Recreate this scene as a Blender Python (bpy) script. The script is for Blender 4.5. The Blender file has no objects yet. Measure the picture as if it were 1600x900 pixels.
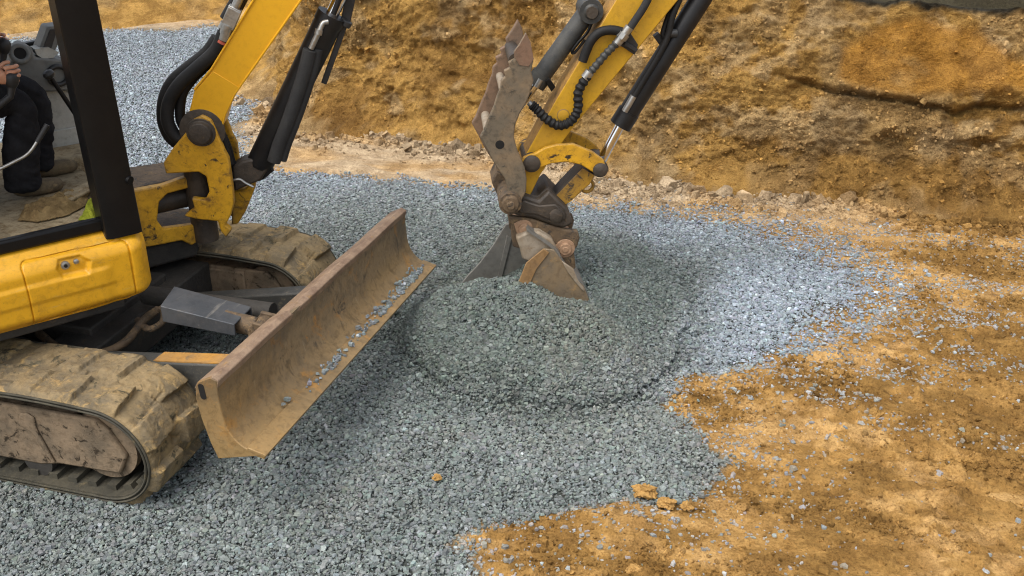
import bpy, bmesh, math, random
import numpy as np
from mathutils import Vector, Matrix

random.seed(7); RNG = np.random.default_rng(11)
scene = bpy.context.scene
COL = scene.collection

# ------------------------------------------------------------------ camera
CAM = np.array([2.46, -4.01, 2.87]); YAW = math.radians(-15.7); PITCH = math.radians(26.4); FPX = 1600.0
FWD = np.array([math.sin(YAW)*math.cos(PITCH), math.cos(YAW)*math.cos(PITCH), -math.sin(PITCH)])
RGT = np.array([math.cos(YAW), -math.sin(YAW), 0.0]); UPV = np.cross(RGT, FWD)
cd = bpy.data.cameras.new('camera'); cam = bpy.data.objects.new('camera', cd); COL.objects.link(cam)
cd.sensor_width = 36; cd.lens = 36*FPX/1600; cd.clip_end = 500
cam.matrix_world = Matrix(((RGT[0], UPV[0], -FWD[0], CAM[0]), (RGT[1], UPV[1], -FWD[1], CAM[1]),
                           (RGT[2], UPV[2], -FWD[2], CAM[2]), (0, 0, 0, 1)))
scene.camera = cam

# survey helpers: a sight line from the camera station met with a real plane of the site
def ray(px, py): return FWD + RGT*(px-800)/FPX - UPV*(py-450)/FPX
def on_z(px, py, z=0.0):
    d = ray(px, py); return CAM + d*(z-CAM[2])/d[2]
def on_plane(px, py, P0, n):
    d = ray(px, py); return CAM + d*(np.dot(n, P0-CAM)/np.dot(n, d))
def project(P):
    v = np.asarray(P)-CAM; w = v@FWD
    return 800+FPX*(v@RGT)/w, 450-FPX*(v@UPV)/w, w

class Frame:
    """A local frame (a forward, b towards the right-hand side, z up) for the slewed house and the boom plane."""
    def __init__(s, O, az):
        s.O = np.array(O, float); s.a = np.array([math.cos(az), math.sin(az), 0]); s.b = np.array([math.sin(az), -math.cos(az), 0])
    def w(s, a, b, z): return s.O + s.a*a + s.b*b + np.array([0, 0, z])
    def px(s, px, py, b):
        P = on_plane(px, py, s.O+s.b*b, s.b) - s.O
        return (float(P@s.a), float(P[2]))
    def pw(s, px, py, b):
        a, z = s.px(px, py, b); return s.w(a, b, z)
    def poly(s, pts, b): return [s.px(x, y, b) for x, y in pts]
UC = Frame((0, 0, 0), 0.0)                               # undercarriage
HS = Frame((-1.25, 0, 0), math.radians(53))              # slewed house
_p = on_z(315, 205, 1.2); BM = Frame((_p[0], _p[1], 0), math.radians(20))   # boom plane

# ------------------------------------------------------------------ noise
def _hash(ix, iy, seed):
    n = (ix.astype(np.int64)*374761393 + iy.astype(np.int64)*668265263 + seed*1274126177) & 0x7fffffff
    n = ((n ^ (n >> 13))*1274126177) & 0x7fffffff
    return ((n ^ (n >> 16)) & 0xffff)/65535.0
def vnoise(x, y, seed=0):
    ix = np.floor(x); iy = np.floor(y); fx = x-ix; fy = y-iy
    fx = fx*fx*fx*(fx*(fx*6-15)+10); fy = fy*fy*fy*(fy*(fy*6-15)+10)
    a = _hash(ix, iy, seed); b = _hash(ix+1, iy, seed); c = _hash(ix, iy+1, seed); d = _hash(ix+1, iy+1, seed)
    return (a+(b-a)*fx)*(1-fy) + (c+(d-c)*fx)*fy
def fbm(x, y, oct=5, seed=0, gain=.5, ridged=False):
    t = 0*x; amp = 1.0; tot = 0
    for i in range(oct):
        ca, sa = math.cos(i*1.1), math.sin(i*1.1)
        v = vnoise(x*ca-y*sa+i*17.3, x*sa+y*ca-i*9.1, seed+i*13)
        if ridged: v = 1-np.abs(2*v-1)
        t = t+amp*v; tot += amp; amp *= gain; x = x*2.03; y = y*2.03
    return t/tot
def sstep(a, b, x):
    t = np.clip((x-a)/(b-a), 0, 1); return t*t*(3-2*t)
def poly_sd(px, py, poly):
    """signed distance to a polygon, negative inside"""
    P = np.asarray(poly, float); d = np.full(px.shape, 1e9); inside = np.zeros(px.shape, bool)
    for i in range(len(P)):
        x0, y0 = P[i-1]; x1, y1 = P[i]
        ex, ey = x1-x0, y1-y0; t = np.clip(((px-x0)*ex+(py-y0)*ey)/(ex*ex+ey*ey+1e-12), 0, 1)
        d = np.minimum(d, (px-x0-t*ex)**2+(py-y0-t*ey)**2)
        c = ((y0 > py) != (y1 > py)) & (px < (x1-x0)*(py-y0)/(y1-y0+1e-15)+x0)
        inside ^= c
    d = np.sqrt(d); return np.where(inside, -d, d)

# ------------------------------------------------------------------ materials
def lin(r, g, b):
    f = lambda c: (c/255/12.92 if c/255 <= .04045 else ((c/255+.055)/1.055)**2.4)
    return (f(r), f(g), f(b))
class NT:
    def __init__(s, name):
        s.m = bpy.data.materials.new(name); s.m.use_nodes = True; s.t = s.m.node_tree; s.n = s.t.nodes; s.l = s.t.links
        s.bsdf = s.n['Principled BSDF']; s.geo = s.n.new('ShaderNodeNewGeometry'); s.tc = s.n.new('ShaderNodeTexCoord')
    def link(s, a, b): s.l.new(a, b)
    def noise(s, scale, detail=5, rough=.6, stretch=None, dist=0.0):
        n = s.n.new('ShaderNodeTexNoise'); n.inputs['Scale'].default_value = scale; n.inputs['Detail'].default_value = detail
        n.inputs['Roughness'].default_value = rough; n.inputs['Distortion'].default_value = dist
        src = s.geo.outputs['Position']
        if stretch:
            mp = s.n.new('ShaderNodeMapping'); mp.inputs['Scale'].default_value = stretch; s.link(src, mp.inputs['Vector']); src = mp.outputs[0]
        s.link(src, n.inputs['Vector']); return n.outputs['Fac']
    def ramp(s, fac, stops):
        r = s.n.new('ShaderNodeValToRGB'); e = r.color_ramp.elements
        while len(e) < len(stops): e.new(.5)
        for k, (p, c) in enumerate(stops):
            e[k].position = p; e[k].color = (*c, 1) if len(c) == 3 else c
        s.link(fac, r.inputs['Fac']); return r.outputs['Color']
    def step(s, fac, a, b):
        r = s.n.new('ShaderNodeMapRange'); r.interpolation_type = 'SMOOTHSTEP'
        r.inputs['From Min'].default_value = a; r.inputs['From Max'].default_value = b; s.link(fac, r.inputs['Value']); return r.outputs[0]
    def mix(s, fac, a, b, mode='MIX'):
        m = s.n.new('ShaderNodeMix'); m.data_type = 'RGBA'; m.blend_type = mode
        if isinstance(fac, (int, float)): m.inputs[0].default_value = fac
        else: s.link(fac, m.inputs[0])
        for v, sock in ((a, m.inputs[6]), (b, m.inputs[7])):
            if isinstance(v, tuple): sock.default_value = (*v[:3], 1)
            else: s.link(v, sock)
        return m.outputs[2]
    def math(s, op, a, b=None):
        m = s.n.new('ShaderNodeMath'); m.operation = op
        for v, k in ((a, 0), (b, 1)):
            if v is None: continue
            if isinstance(v, (int, float)): m.inputs[k].default_value = v
            else: s.link(v, m.inputs[k])
        return m.outputs[0]
    def bump(s, h, strength, dist=.01, prev=None):
        b = s.n.new('ShaderNodeBump'); b.inputs['Strength'].default_value = strength; b.inputs['Distance'].default_value = dist
        s.link(h, b.inputs['Height'])
        if prev is not None: s.link(prev, b.inputs['Normal'])
        return b.outputs[0]
    def attr(s, name):
        a = s.n.new('ShaderNodeAttribute'); a.attribute_name = name; return a.outputs['Color']
    def edge(s, lo, hi):
        return s.step(s.geo.outputs['Pointiness'], lo, hi)
    def done(s, color, rough=.6, metal=0.0, normal=None, spec=.5):
        if isinstance(color, tuple): s.bsdf.inputs['Base Color'].default_value = (*color, 1)
        else: s.link(color, s.bsdf.inputs['Base Color'])
        for v, k in ((rough, 'Roughness'), (metal, 'Metallic')):
            if isinstance(v, (int, float)): s.bsdf.inputs[k].default_value = v
            else: s.link(v, s.bsdf.inputs[k])
        s.bsdf.inputs['Specular IOR Level'].default_value = spec
        if normal is not None: s.link(normal, s.bsdf.inputs['Normal'])
        return s.m

def mat_worn(name, c1, c2, dirt, amount=.5, grease=None, scale=5, rough=.55, metal=0.0, bump=.15, spec=.45, fine=60, streak=None, edge=None, zone=None):
    """c1/c2 patchy paint or steel, 'dirt' caked on in blotches, optional dark grease blotches and bare edges"""
    t = NT(name)
    base = t.mix(t.step(t.noise(scale, 6, .65), .38, .64), c1, c2)
    if streak:
        base = t.mix(t.step(t.noise(9, 5, .6, stretch=streak[0]), streak[1], streak[1]+.16), base, streak[2])
    d = t.step(t.noise(scale*1.7+1.3, 8, .7, dist=.4), .68-.36*amount, .86-.36*amount)
    col = t.mix(d, base, dirt)
    if grease:
        g = t.step(t.noise(scale*1.6+3.1, 8, .70, dist=.8), .56, .64)
        col = t.mix(g, col, grease)
    if zone:                                                                        # tint bands by position, such as mud thicker on one end
        sp = t.n.new('ShaderNodeSeparateXYZ'); t.link(t.geo.outputs['Position'], sp.inputs[0])
        for ax, a, b, cz, am in zone:
            m = t.math('ADD', sp.outputs[ax], t.math('MULTIPLY', t.math('SUBTRACT', t.noise(7, 6, .65), .5), .9*abs(b-a)+.1)); col = t.mix(t.math('MULTIPLY', t.step(m, a, b), am), col, cz)
    if edge:
        col = t.mix(t.edge(.53, .60), col, edge)
    speck = t.step(t.noise(fine*2, 3, .6), .60, .72)
    col = t.mix(t.math('MULTIPLY', speck, .18+.45*amount), col, dirt)
    gr = t.noise(fine*.45, 6, .72, dist=.5); k = .10+.55*min(1, amount*1.6)
    col = t.mix(t.math('MULTIPLY', t.step(gr, .52, .36), k), col, t.mix(1.0, col, (.48, .45, .42), 'MULTIPLY'))
    col = t.mix(t.math('MULTIPLY', t.step(gr, .54, .70), k*.6), col, t.mix(1.0, col, (1.35, 1.32, 1.26), 'MULTIPLY'))
    h = t.math('ADD', t.noise(fine, 5, .65), t.math('MULTIPLY', d, .8))
    r = t.math('ADD', t.math('MULTIPLY', d, .25), rough)
    return t.done(col, r, metal, t.bump(h, bump, .012), spec)

MUD = lin(140, 116, 78); MUDY = lin(158, 124, 72); MUDP = lin(146, 124, 98)
M = {}
M['yellow'] = mat_worn('yellow_paint', (.72, .37, .014), (.66, .335, .014), lin(126, 92, 46), .24, scale=5, rough=.36, bump=.05, spec=.45, streak=((1, 1, 5), .60, (.60, .36, .06)))
M['yellow_boom'] = mat_worn('yellow_boom_paint', (.72, .375, .014), (.69, .355, .014), lin(175, 130, 50), .04, scale=3, rough=.40, bump=.03, spec=.4)
M['yellow_worn'] = mat_worn('worn_yellow_paint', (.64, .34, .014), (.52, .27, .014), lin(98, 70, 36), .42, grease=(.030, .023, .016), scale=6, rough=.5, bump=.15, edge=(.10, .075, .05))
M['yellow_stick'] = mat_worn('dusty_yellow_paint', (.62, .34, .014), (.56, .31, .02), lin(128, 94, 44), .22, scale=5, rough=.5, bump=.1, edge=(.14, .10, .06))
M['dust_yellow'] = mat_worn('dusty_worn_plate', lin(146, 112, 60), lin(166, 124, 58), lin(120, 92, 58), .45, scale=5, rough=.75)
M['black'] = mat_worn('black_paint', (.006, .006, .0065), (.008, .008, .008), (.016, .0155, .015), .08, scale=6, rough=.36, bump=.05, spec=.22)
M['black_cyl'] = mat_worn('black_cylinder_paint', (.008, .008, .009), (.013, .013, .013), (.05, .044, .034), .14, scale=7, rough=.45, bump=.06, spec=.35)
M['blue_cyl'] = mat_worn('dusty_dark_cylinder', lin(50, 52, 52), lin(68, 68, 64), lin(112, 98, 76), .32, scale=9, rough=.55, bump=.1)
M['rubber'] = mat_worn('hose_rubber', (.009, .009, .009), (.015, .0145, .014), (.06, .053, .042), .18, scale=9, rough=.62, bump=.1, fine=120, spec=.3)
M['sleeve'] = mat_worn('grey_hose_sleeve', (.032, .032, .032), (.040, .040, .039), (.08, .072, .06), .15, scale=8, rough=.8, bump=.25, fine=240, spec=.2)
M['grease'] = mat_worn('greasy_steel', (.040, .032, .024), (.065, .050, .036), lin(108, 88, 62), .30, scale=9, rough=.55, bump=.3)
M['brown'] = mat_worn('brown_muddy_steel', lin(104, 86, 64), lin(84, 70, 54), lin(138, 114, 82), .45, scale=9, rough=.75, bump=.35, grease=(.05, .04, .03))
M['bucket'] = mat_worn('bucket_steel', lin(132, 112, 84), lin(120, 106, 86), lin(158, 128, 84), .40, scale=6, rough=.6, metal=.1, bump=.15)
M['bucket_in'] = mat_worn('polished_bucket_steel', lin(128, 126, 119), lin(114, 112, 106), lin(150, 138, 116), .25, scale=6, rough=.5, metal=.25, bump=.06)
M['bucket_pale'] = mat_worn('pale_dusty_steel', lin(158, 146, 128), lin(140, 124, 102), lin(128, 102, 70), .3, scale=9, rough=.6, metal=.1, bump=.1)
M['thumb'] = mat_worn('thumb_steel', lin(106, 96, 80), lin(128, 110, 86), lin(62, 60, 52), .42, scale=8, rough=.6, metal=.1, bump=.2)
M['thumb2'] = mat_worn('brown_thumb_steel', lin(118, 98, 80), lin(134, 108, 86), lin(70, 64, 54), .4, scale=8, rough=.65, metal=.1, bump=.2)
M['rust_tip'] = mat_worn('rusty_steel', lin(126, 98, 78), lin(116, 94, 76), lin(136, 118, 90), .3, scale=9, rough=.65, metal=.1, bump=.2)
M['bolt'] = mat_worn('dusty_bolt_steel', lin(164, 132, 104), lin(140, 112, 86), lin(120, 96, 70), .3, scale=10, rough=.7, bump=.2)
M['cutter'] = mat_worn('brown_side_cutter', lin(142, 110, 70), lin(126, 100, 70), lin(150, 124, 88), .35, scale=7, rough=.6, bump=.15)
M['chrome'] = NT('chrome').done((.75, .75, .75), .12, 1.0)
M['steel'] = mat_worn('zinc_fitting', (.42, .42, .40), (.34, .33, .30), lin(140, 124, 96), .25, scale=20, rough=.35, metal=.8, bump=.05)
M['blade'] = mat_worn('scraped_rusty_blade', lin(134, 114, 84), lin(98, 87, 70), lin(172, 122, 56), .42, scale=3.2, rough=.5, metal=.1, bump=.2, grease=lin(86, 74, 58),
                      streak=((.4, 2.6, .8), .60, lin(150, 134, 106)), zone=((1, -.35, -.95, lin(156, 124, 72), .5), (2, .50, .41, lin(150, 122, 76), .4), (2, .58, .66, lin(92, 80, 62), .5)))  # mud on the near end, ochre towards the lip, darker towards the top
M['blade_edge'] = mat_worn('dusty_blade_edge', lin(140, 118, 96), lin(116, 94, 76), lin(150, 118, 74), .3, scale=8, rough=.7, bump=.3)
M['blade_lip'] = mat_worn('worn_cutting_edge', lin(128, 112, 76), lin(106, 94, 68), lin(152, 120, 66), .35, scale=6, rough=.5, metal=.1, bump=.15)
M['belt'] = mat_worn('muddy_track_rubber', lin(146, 127, 94), lin(108, 98, 80), lin(174, 146, 98), .45, scale=5, rough=.9, bump=.5, spec=.15, fine=45, grease=lin(84, 78, 62))
M['belt_edge'] = mat_worn('bare_track_rubber', lin(66, 64, 56), lin(82, 78, 66), lin(126, 112, 82), .3, scale=6, rough=.75, bump=.2, spec=.2)
M['frame_mud'] = mat_worn('mud_caked_frame', lin(136, 118, 96), lin(108, 96, 80), lin(88, 76, 60), .38, scale=7, rough=.9, bump=.4, spec=.15, grease=lin(58, 50, 40))
M['under'] = mat_worn('dark_undercarriage', (.030, .028, .024), (.045, .040, .033), lin(96, 82, 60), .25, scale=6, rough=.75, bump=.3)
M['arm'] = mat_worn('scraped_black_steel', (.040, .041, .038), (.065, .063, .055), lin(150, 136, 110), .24, scale=6, rough=.6, bump=.25)
M['scrape'] = mat_worn('scraped_yellow_top', lin(176, 128, 54), lin(160, 122, 70), lin(112, 98, 76), .35, scale=7, rough=.7, bump=.2)
M['guard'] = mat_worn('scratched_grey_guard', lin(72, 76, 80), lin(86, 88, 90), lin(122, 114, 102), .20, scale=6, rough=.5, metal=.3, bump=.08,
                      streak=((3, .4, 1), .58, lin(128, 126, 120)))
M['floor'] = mat_worn('dusty_cab_floor', lin(146, 132, 104), lin(126, 112, 86), lin(106, 88, 60), .55, scale=9, rough=.85, bump=.25)
M['mat'] = mat_worn('brown_cloth', lin(128, 108, 74), lin(104, 86, 58), lin(148, 122, 84), .35, scale=14, rough=.95, bump=.5, spec=.1)
M['rag'] = mat_worn('green_cloth', lin(140, 146, 48), lin(118, 126, 40), lin(134, 118, 76), .25, scale=16, rough=.95, bump=.4, spec=.1)
M['plastic'] = mat_worn('grey_plastic', lin(116, 117, 113), lin(106, 107, 103), lin(128, 118, 98), .16, scale=7, rough=.6, bump=.08, spec=.35)
M['plastic_light'] = mat_worn('light_grey_panel', lin(182, 182, 173), lin(170, 169, 160), lin(138, 122, 92), .25, scale=6, rough=.6, bump=.08, spec=.35)
M['plastic_dark'] = mat_worn('dark_plastic', (.022, .022, .022), (.03, .03, .03), (.08, .07, .06), .2, scale=9, rough=.5, bump=.05)
M['trousers'] = mat_worn('dark_work_trousers', lin(42, 42, 44), lin(32, 32, 34), lin(66, 62, 56), .15, scale=10, rough=.95, bump=.35, spec=.1)
M['jacket'] = mat_worn('grey_work_jacket', lin(92, 92, 88), lin(78, 78, 76), lin(110, 102, 88), .2, scale=10, rough=.95, bump=.35, spec=.1)
M['shoe'] = mat_worn('dusty_work_boot', lin(104, 90, 66), lin(84, 72, 54), lin(132, 112, 82), .4, scale=14, rough=.85, bump=.2)
M['skin'] = mat_worn('skin', lin(204, 150, 118), lin(190, 132, 102), lin(176, 122, 94), .2, scale=22, rough=.5, bump=.05)
M['hair'] = mat_worn('hair', lin(46, 36, 28), lin(38, 30, 24), lin(54, 44, 34), .2, scale=40, rough=.7, bump=.3)
M['gap'] = NT('dark_seam').done((.006, .005, .004), .9)
M['eye'] = NT('eye').done((.5, .5, .48), .2)

# ------------------------------------------------------------------ mesh builders
class MB:
    def __init__(s): s.v = []; s.f = []; s.mi = []
    def add(s, vs, fs, mi=0):
        k = len(s.v); s.v += [tuple(map(float, p)) for p in vs]; s.f += [tuple(i+k for i in f) for f in fs]; s.mi += [mi]*len(fs); return s
    def prism(s, fr, pts, b0, b1, mi=0, side_mi=None):
        """polygon pts (a, z) of frame fr extruded sideways from b0 to b1"""
        n = len(pts); vs = [fr.w(a, b0, z) for a, z in pts]+[fr.w(a, b1, z) for a, z in pts]
        ar = sum(pts[i-1][0]*pts[i][1]-pts[i][0]*pts[i-1][1] for i in range(n))
        fs = [tuple(range(n)), tuple(range(2*n-1, n-1, -1))] + [(i, n+i, n+(i+1) % n, (i+1) % n) for i in range(n)]
        if (ar > 0) != (b0 > b1): fs = [f[::-1] for f in fs]
        k = len(s.f); s.add(vs, fs, mi)
        if side_mi is not None:
            for i in range(k+2, len(s.f)): s.mi[i] = side_mi
        return s
    def slab(s, fr, pts, z0, z1, mi=0):
        n = len(pts); vs = [fr.w(a, b, z0) for a, b in pts]+[fr.w(a, b, z1) for a, b in pts]
        fs = [tuple(range(n)), tuple(range(2*n-1, n-1, -1))] + [(i, n+i, n+(i+1) % n, (i+1) % n) for i in range(n)]
        ar = sum(pts[i-1][0]*pts[i][1]-pts[i][0]*pts[i-1][1] for i in range(n))
        if ar < 0: fs = [f[::-1] for f in fs]
        return s.add(vs, fs, mi)
    def box(s, fr, a0, a1, b0, b1, z0, z1, mi=0):
        return s.slab(fr, [(a0, b0), (a1, b0), (a1, b1), (a0, b1)], z0, z1, mi)
    def bar(s, p0, p1, w, h, up=(0, 0, 1), mi=0):
        p0 = np.array(p0, float); p1 = np.array(p1, float); d = p1-p0; d /= np.linalg.norm(d)
        sd = np.cross(d, np.array(up, float)); sd /= np.linalg.norm(sd); u = np.cross(sd, d)
        q = [(-1, -1), (1, -1), (1, 1), (-1, 1)]
        vs = [p0+sd*w/2*x+u*h/2*y for x, y in q]+[p1+sd*w/2*x+u*h/2*y for x, y in q]
        return s.add(vs, [(0, 1, 2, 3)[::-1], (4, 5, 6, 7), (0, 1, 5, 4), (1, 2, 6, 5), (2, 3, 7, 6), (3, 0, 4, 7)], mi)
    def tube(s, pts, r, n=12, mi=0, caps=True):
        P = [np.array(p, float) for p in pts]; m = len(P); R = r if hasattr(r, '__len__') else [r]*m
        T = [P[min(i+1, m-1)]-P[max(i-1, 0)] for i in range(m)]; T = [t/np.linalg.norm(t) for t in T]
        ref = np.array([0, 0, 1.]) if abs(T[0][2]) < .9 else np.array([1., 0, 0])
        u = np.cross(T[0], ref); u /= np.linalg.norm(u); vs = []
        for i in range(m):
            u = u-T[i]*(u@T[i]); u /= np.linalg.norm(u); w = np.cross(T[i], u)
            for k in range(n):
                a = 2*math.pi*k/n; vs.append(P[i]+R[i]*(u*math.cos(a)+w*math.sin(a)))
        fs = [(i*n+k, i*n+(k+1) % n, (i+1)*n+(k+1) % n, (i+1)*n+k) for i in range(m-1) for k in range(n)]
        if caps: fs += [tuple(range(n))[::-1], tuple((m-1)*n+k for k in range(n))]
        return s.add(vs, fs, mi)
    def cyl(s, p0, p1, r, n=24, mi=0): return s.tube([p0, p1], r, n, mi)
    def lathe(s, p0, p1, prof, n=24, mi=0):
        """prof: list of (t along axis in metres, radius)"""
        p0 = np.array(p0, float); d = np.array(p1, float)-p0; d /= np.linalg.norm(d)
        ref = np.array([0, 0, 1.]) if abs(d[2]) < .9 else np.array([1., 0, 0]); u = np.cross(d, ref); u /= np.linalg.norm(u); w = np.cross(d, u)
        m = len(prof); vs = [p0+d*t+r*(u*math.cos(2*math.pi*k/n)+w*math.sin(2*math.pi*k/n)) for t, r in prof for k in range(n)]
        fs = [(i*n+k, i*n+(k+1) % n, (i+1)*n+(k+1) % n, (i+1)*n+k) for i in range(m-1) for k in range(n)]
        fs += [tuple(range(n))[::-1], tuple((m-1)*n+k for k in range(n))]
        return s.add(vs, fs, mi)
    def grid(s, G, mi=0):
        """G: (nu, nv, 3) array"""
        nu, nv = G.shape[:2]; vs = G.reshape(-1, 3)
        return s.add(vs, [(i*nv+j, (i+1)*nv+j, (i+1)*nv+j+1, i*nv+j+1) for i in range(nu-1) for j in range(nv-1)], mi)
    def build(s, name, mats, parent=None, bevel=0.0, smooth=True, angle=40):
        if not isinstance(mats, (list, tuple)): mats = [mats]
        off = np.array(parent_loc(parent)) if parent else np.zeros(3)
        me = bpy.data.meshes.new(name); me.from_pydata([tuple(np.array(p)-off) for p in s.v], [], s.f)
        for m in mats: me.materials.append(m)
        me.polygons.foreach_set('material_index', s.mi)
        bm = bmesh.new(); bm.from_mesh(me); bmesh.ops.recalc_face_normals(bm, faces=bm.faces); bm.to_mesh(me); bm.free()
        if smooth:
            me.polygons.foreach_set('use_smooth', [True]*len(me.polygons)); me.set_sharp_from_angle(angle=math.radians(angle))
        o = bpy.data.objects.new(name, me); COL.objects.link(o)
        if parent: o.parent = parent
        if bevel:
            b = o.modifiers.new('bevel', 'BEVEL'); b.width = bevel; b.segments = 2; b.limit_method = 'ANGLE'; b.angle_limit = math.radians(35)
            b.harden_normals = False
        return o
def parent_loc(p):
    v = Vector((0, 0, 0))
    while p: v = v+p.location; p = p.parent
    return v
def empty(name, loc, label, cat, group=None):
    o = bpy.data.objects.new(name, None); o.location = loc; o.empty_display_size = .1; COL.objects.link(o); return tag(o, label, cat, group)
def tag(o, label=None, cat=None, group=None, kind=None):
    if label: o['label'] = label
    if cat: o['category'] = cat
    if group: o['group'] = group
    if kind: o['kind'] = kind
    return o
def smooth_path(pts, n=8):
    P = [np.array(p, float) for p in pts]; P = [2*P[0]-P[1]]+P+[2*P[-1]-P[-2]]; out = []
    for i in range(1, len(P)-2):
        for k in range(n):
            t = k/n; out.append(.5*((2*P[i])+(-P[i-1]+P[i+1])*t+(2*P[i-1]-5*P[i]+4*P[i+1]-P[i+2])*t*t+(-P[i-1]+3*P[i]-3*P[i+1]+P[i+2])*t**3))
    return out+[P[-2]]
def np_mesh(name, V, loops, starts, totals, mats, mi=None, smooth=False, col=None):
    me = bpy.data.meshes.new(name); me.vertices.add(len(V)); me.vertices.foreach_set('co', V.astype(np.float32).ravel())
    me.loops.add(len(loops)); me.loops.foreach_set('vertex_index', loops.astype(np.int32))
    me.polygons.add(len(starts)); me.polygons.foreach_set('loop_start', starts.astype(np.int32)); me.polygons.foreach_set('loop_total', totals.astype(np.int32))
    for m in mats: me.materials.append(m)
    if mi is not None: me.polygons.foreach_set('material_index', mi.astype(np.int32))
    me.polygons.foreach_set('use_smooth', np.full(len(starts), smooth))
    if col is not None:
        a = me.color_attributes.new('tint', 'FLOAT_COLOR', 'POINT'); c = np.ones((len(V), 4), np.float32); c[:, :col.shape[1]] = col
        a.data.foreach_set('color', c.ravel())
    me.update(calc_edges=True); o = bpy.data.objects.new(name, me); COL.objects.link(o); return o
def grid_loops(nu, nv, off=0):
    i, j = np.meshgrid(np.arange(nu-1), np.arange(nv-1), indexing='ij'); a = i*nv+j+off
    q = np.stack([a, a+nv, a+nv+1, a+1], -1).reshape(-1)
    n = (nu-1)*(nv-1); return q, np.arange(n)*4, np.full(n, 4)

# ------------------------------------------------------------------ site plan
def zpts(lst): return [tuple(on_z(x, y)[:2]) for x, y in lst]
GRAVEL = zpts([(735, 905), (742, 862), (700, 848), (752, 818), (830, 806), (905, 800), (965, 782), (1020, 786), (1085, 776), (1132, 722), (1105, 690), (1058, 668),
               (1040, 625), (1046, 592), (1075, 580), (1120, 590), (1205, 562), (1300, 528), (1370, 500), (1400, 470), (1395, 425), (1330, 392), (1290, 378), (1205, 348),
               (1100, 332), (1000, 326), (900, 322), (830, 306), (760, 296), (600, 282), (500, 272), (430, 268), (400, 252), (385, 225), (378, 195), (410, 160), (440, 120), (458, 75), (420, 55), (345, 37),
               (270, 48), (200, 44), (150, 46), (60, 58), (-60, 66), (-400, 90)]) + [(-12, 3), (-12, -4), (1.45, -4)]
PILE_C = np.array([1.20, 1.16]); DENT2 = BM.pw(892, 450, .27)[:2]; DENT = BM.pw(778, 424, -.10)[:2]          # hollow scooped out in front of the bucket mouth
def pile_d(x, y):
    """1 at the foot of the tipped heap, 0 in its middle; the foot wanders"""
    dx = x-PILE_C[0]; dy = y-PILE_C[1]
    rx = np.where(dx < 0, .88, .84); ry = np.where(dy < 0, .93, 1.40)
    return np.sqrt((dx/rx)**2+(dy/ry)**2) + .26*(fbm(x*1.7+9, y*1.7+3, 4, 5)-.5) + .06*(fbm(x*9, y*9, 3, 6)-.5)
def pile_h(x, y):
    d = pile_d(x, y); a = np.arctan2(y-PILE_C[1], x-PILE_C[0])
    front = sstep(.15, .85, np.cos(a+math.pi*.55))*(.75+.5*fbm(a*1.3+4, a*0+1, 3, 8))          # the face towards the machine's operator side slumped steeply, the rest trails away
    p = 1.35+2.9*front
    h = .35*np.clip(1-d**p, 0, 1)**(1.25-.40*front)+.05*(fbm(x*3, y*3, 4, 7)-.5)*sstep(1, .75, d)
    return h - h*.52*np.exp(-(((x-DENT[0])/.19)**2+((y-DENT[1])/.16)**2)) - h*.38*np.exp(-(((x-DENT2[0])/.15)**2+((y-DENT2[1])/.11)**2))
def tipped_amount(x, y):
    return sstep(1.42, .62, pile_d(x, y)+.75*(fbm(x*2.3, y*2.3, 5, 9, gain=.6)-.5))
def d0(x): return x
def sand_z(x, y):
    s = .050*(fbm(x*1.8, y*3.6, 5, 21)-.5)+.11*np.clip(fbm(x*6, y*9, 4, 22, ridged=True)-.60, 0, 1)*sstep(.4, .6, fbm(x*1.5, y*2.5, 3, 24))+.040*(fbm(x*13, y*17, 4, 23, ridged=True)-.5)*(.4+.9*sstep(.42, .6, fbm(x*2.4, y*3.6, 3, 25)))
    return s
def ground_z(x, y):
    sd = poly_sd(x, y, GRAVEL)+.10*(fbm(x*4, y*4, 3, 31)-.5)
    k = sstep(-.06, .10, sd)
    return (1-k)*(.02*(fbm(x*1.3, y*1.3, 3, 41)-.5)-.012) + k*(sand_z(x, y)+.004), sd

def soil_colour(x, y, sd):
    """pale dry ochre crust by the gravel and along the foot of the bank, damp brown further off"""
    wet = fbm(x*1.1, y*2.2, 6, 51, gain=.6); fine = fbm(x*5, y*9, 5, 52, gain=.6)
    dry = np.clip(np.exp(-np.maximum(sd, 0)/.30)*.6 + sstep(.44, .62, wet)*.55 + sstep(.46, .62, fine)*.55 - .15, 0, 1)
    back = sstep(2.6, 3.4, y)*(1-sstep(2.2, 3.6, x)); dry = np.clip(dry+back*.7, 0, 1)
    dark = np.array(lin(138, 106, 58)); mid = np.array(lin(162, 126, 72)); pale = np.array(lin(186, 150, 96)); crust = np.array(lin(184, 164, 134))
    c = np.where((dry < .5)[:, None], dark+(mid-dark)*(dry*2)[:, None], mid+(pale-mid)*((dry-.5)*2)[:, None])
    bk = (back*(.35+.65*sstep(.3, .55, fbm(x*2, y*4, 4, 53))))[:, None]; c = c*(1-bk)+crust*bk
    return c*(.82+.36*fbm(x*17, y*21, 4, 54, gain=.7))[:, None]
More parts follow.
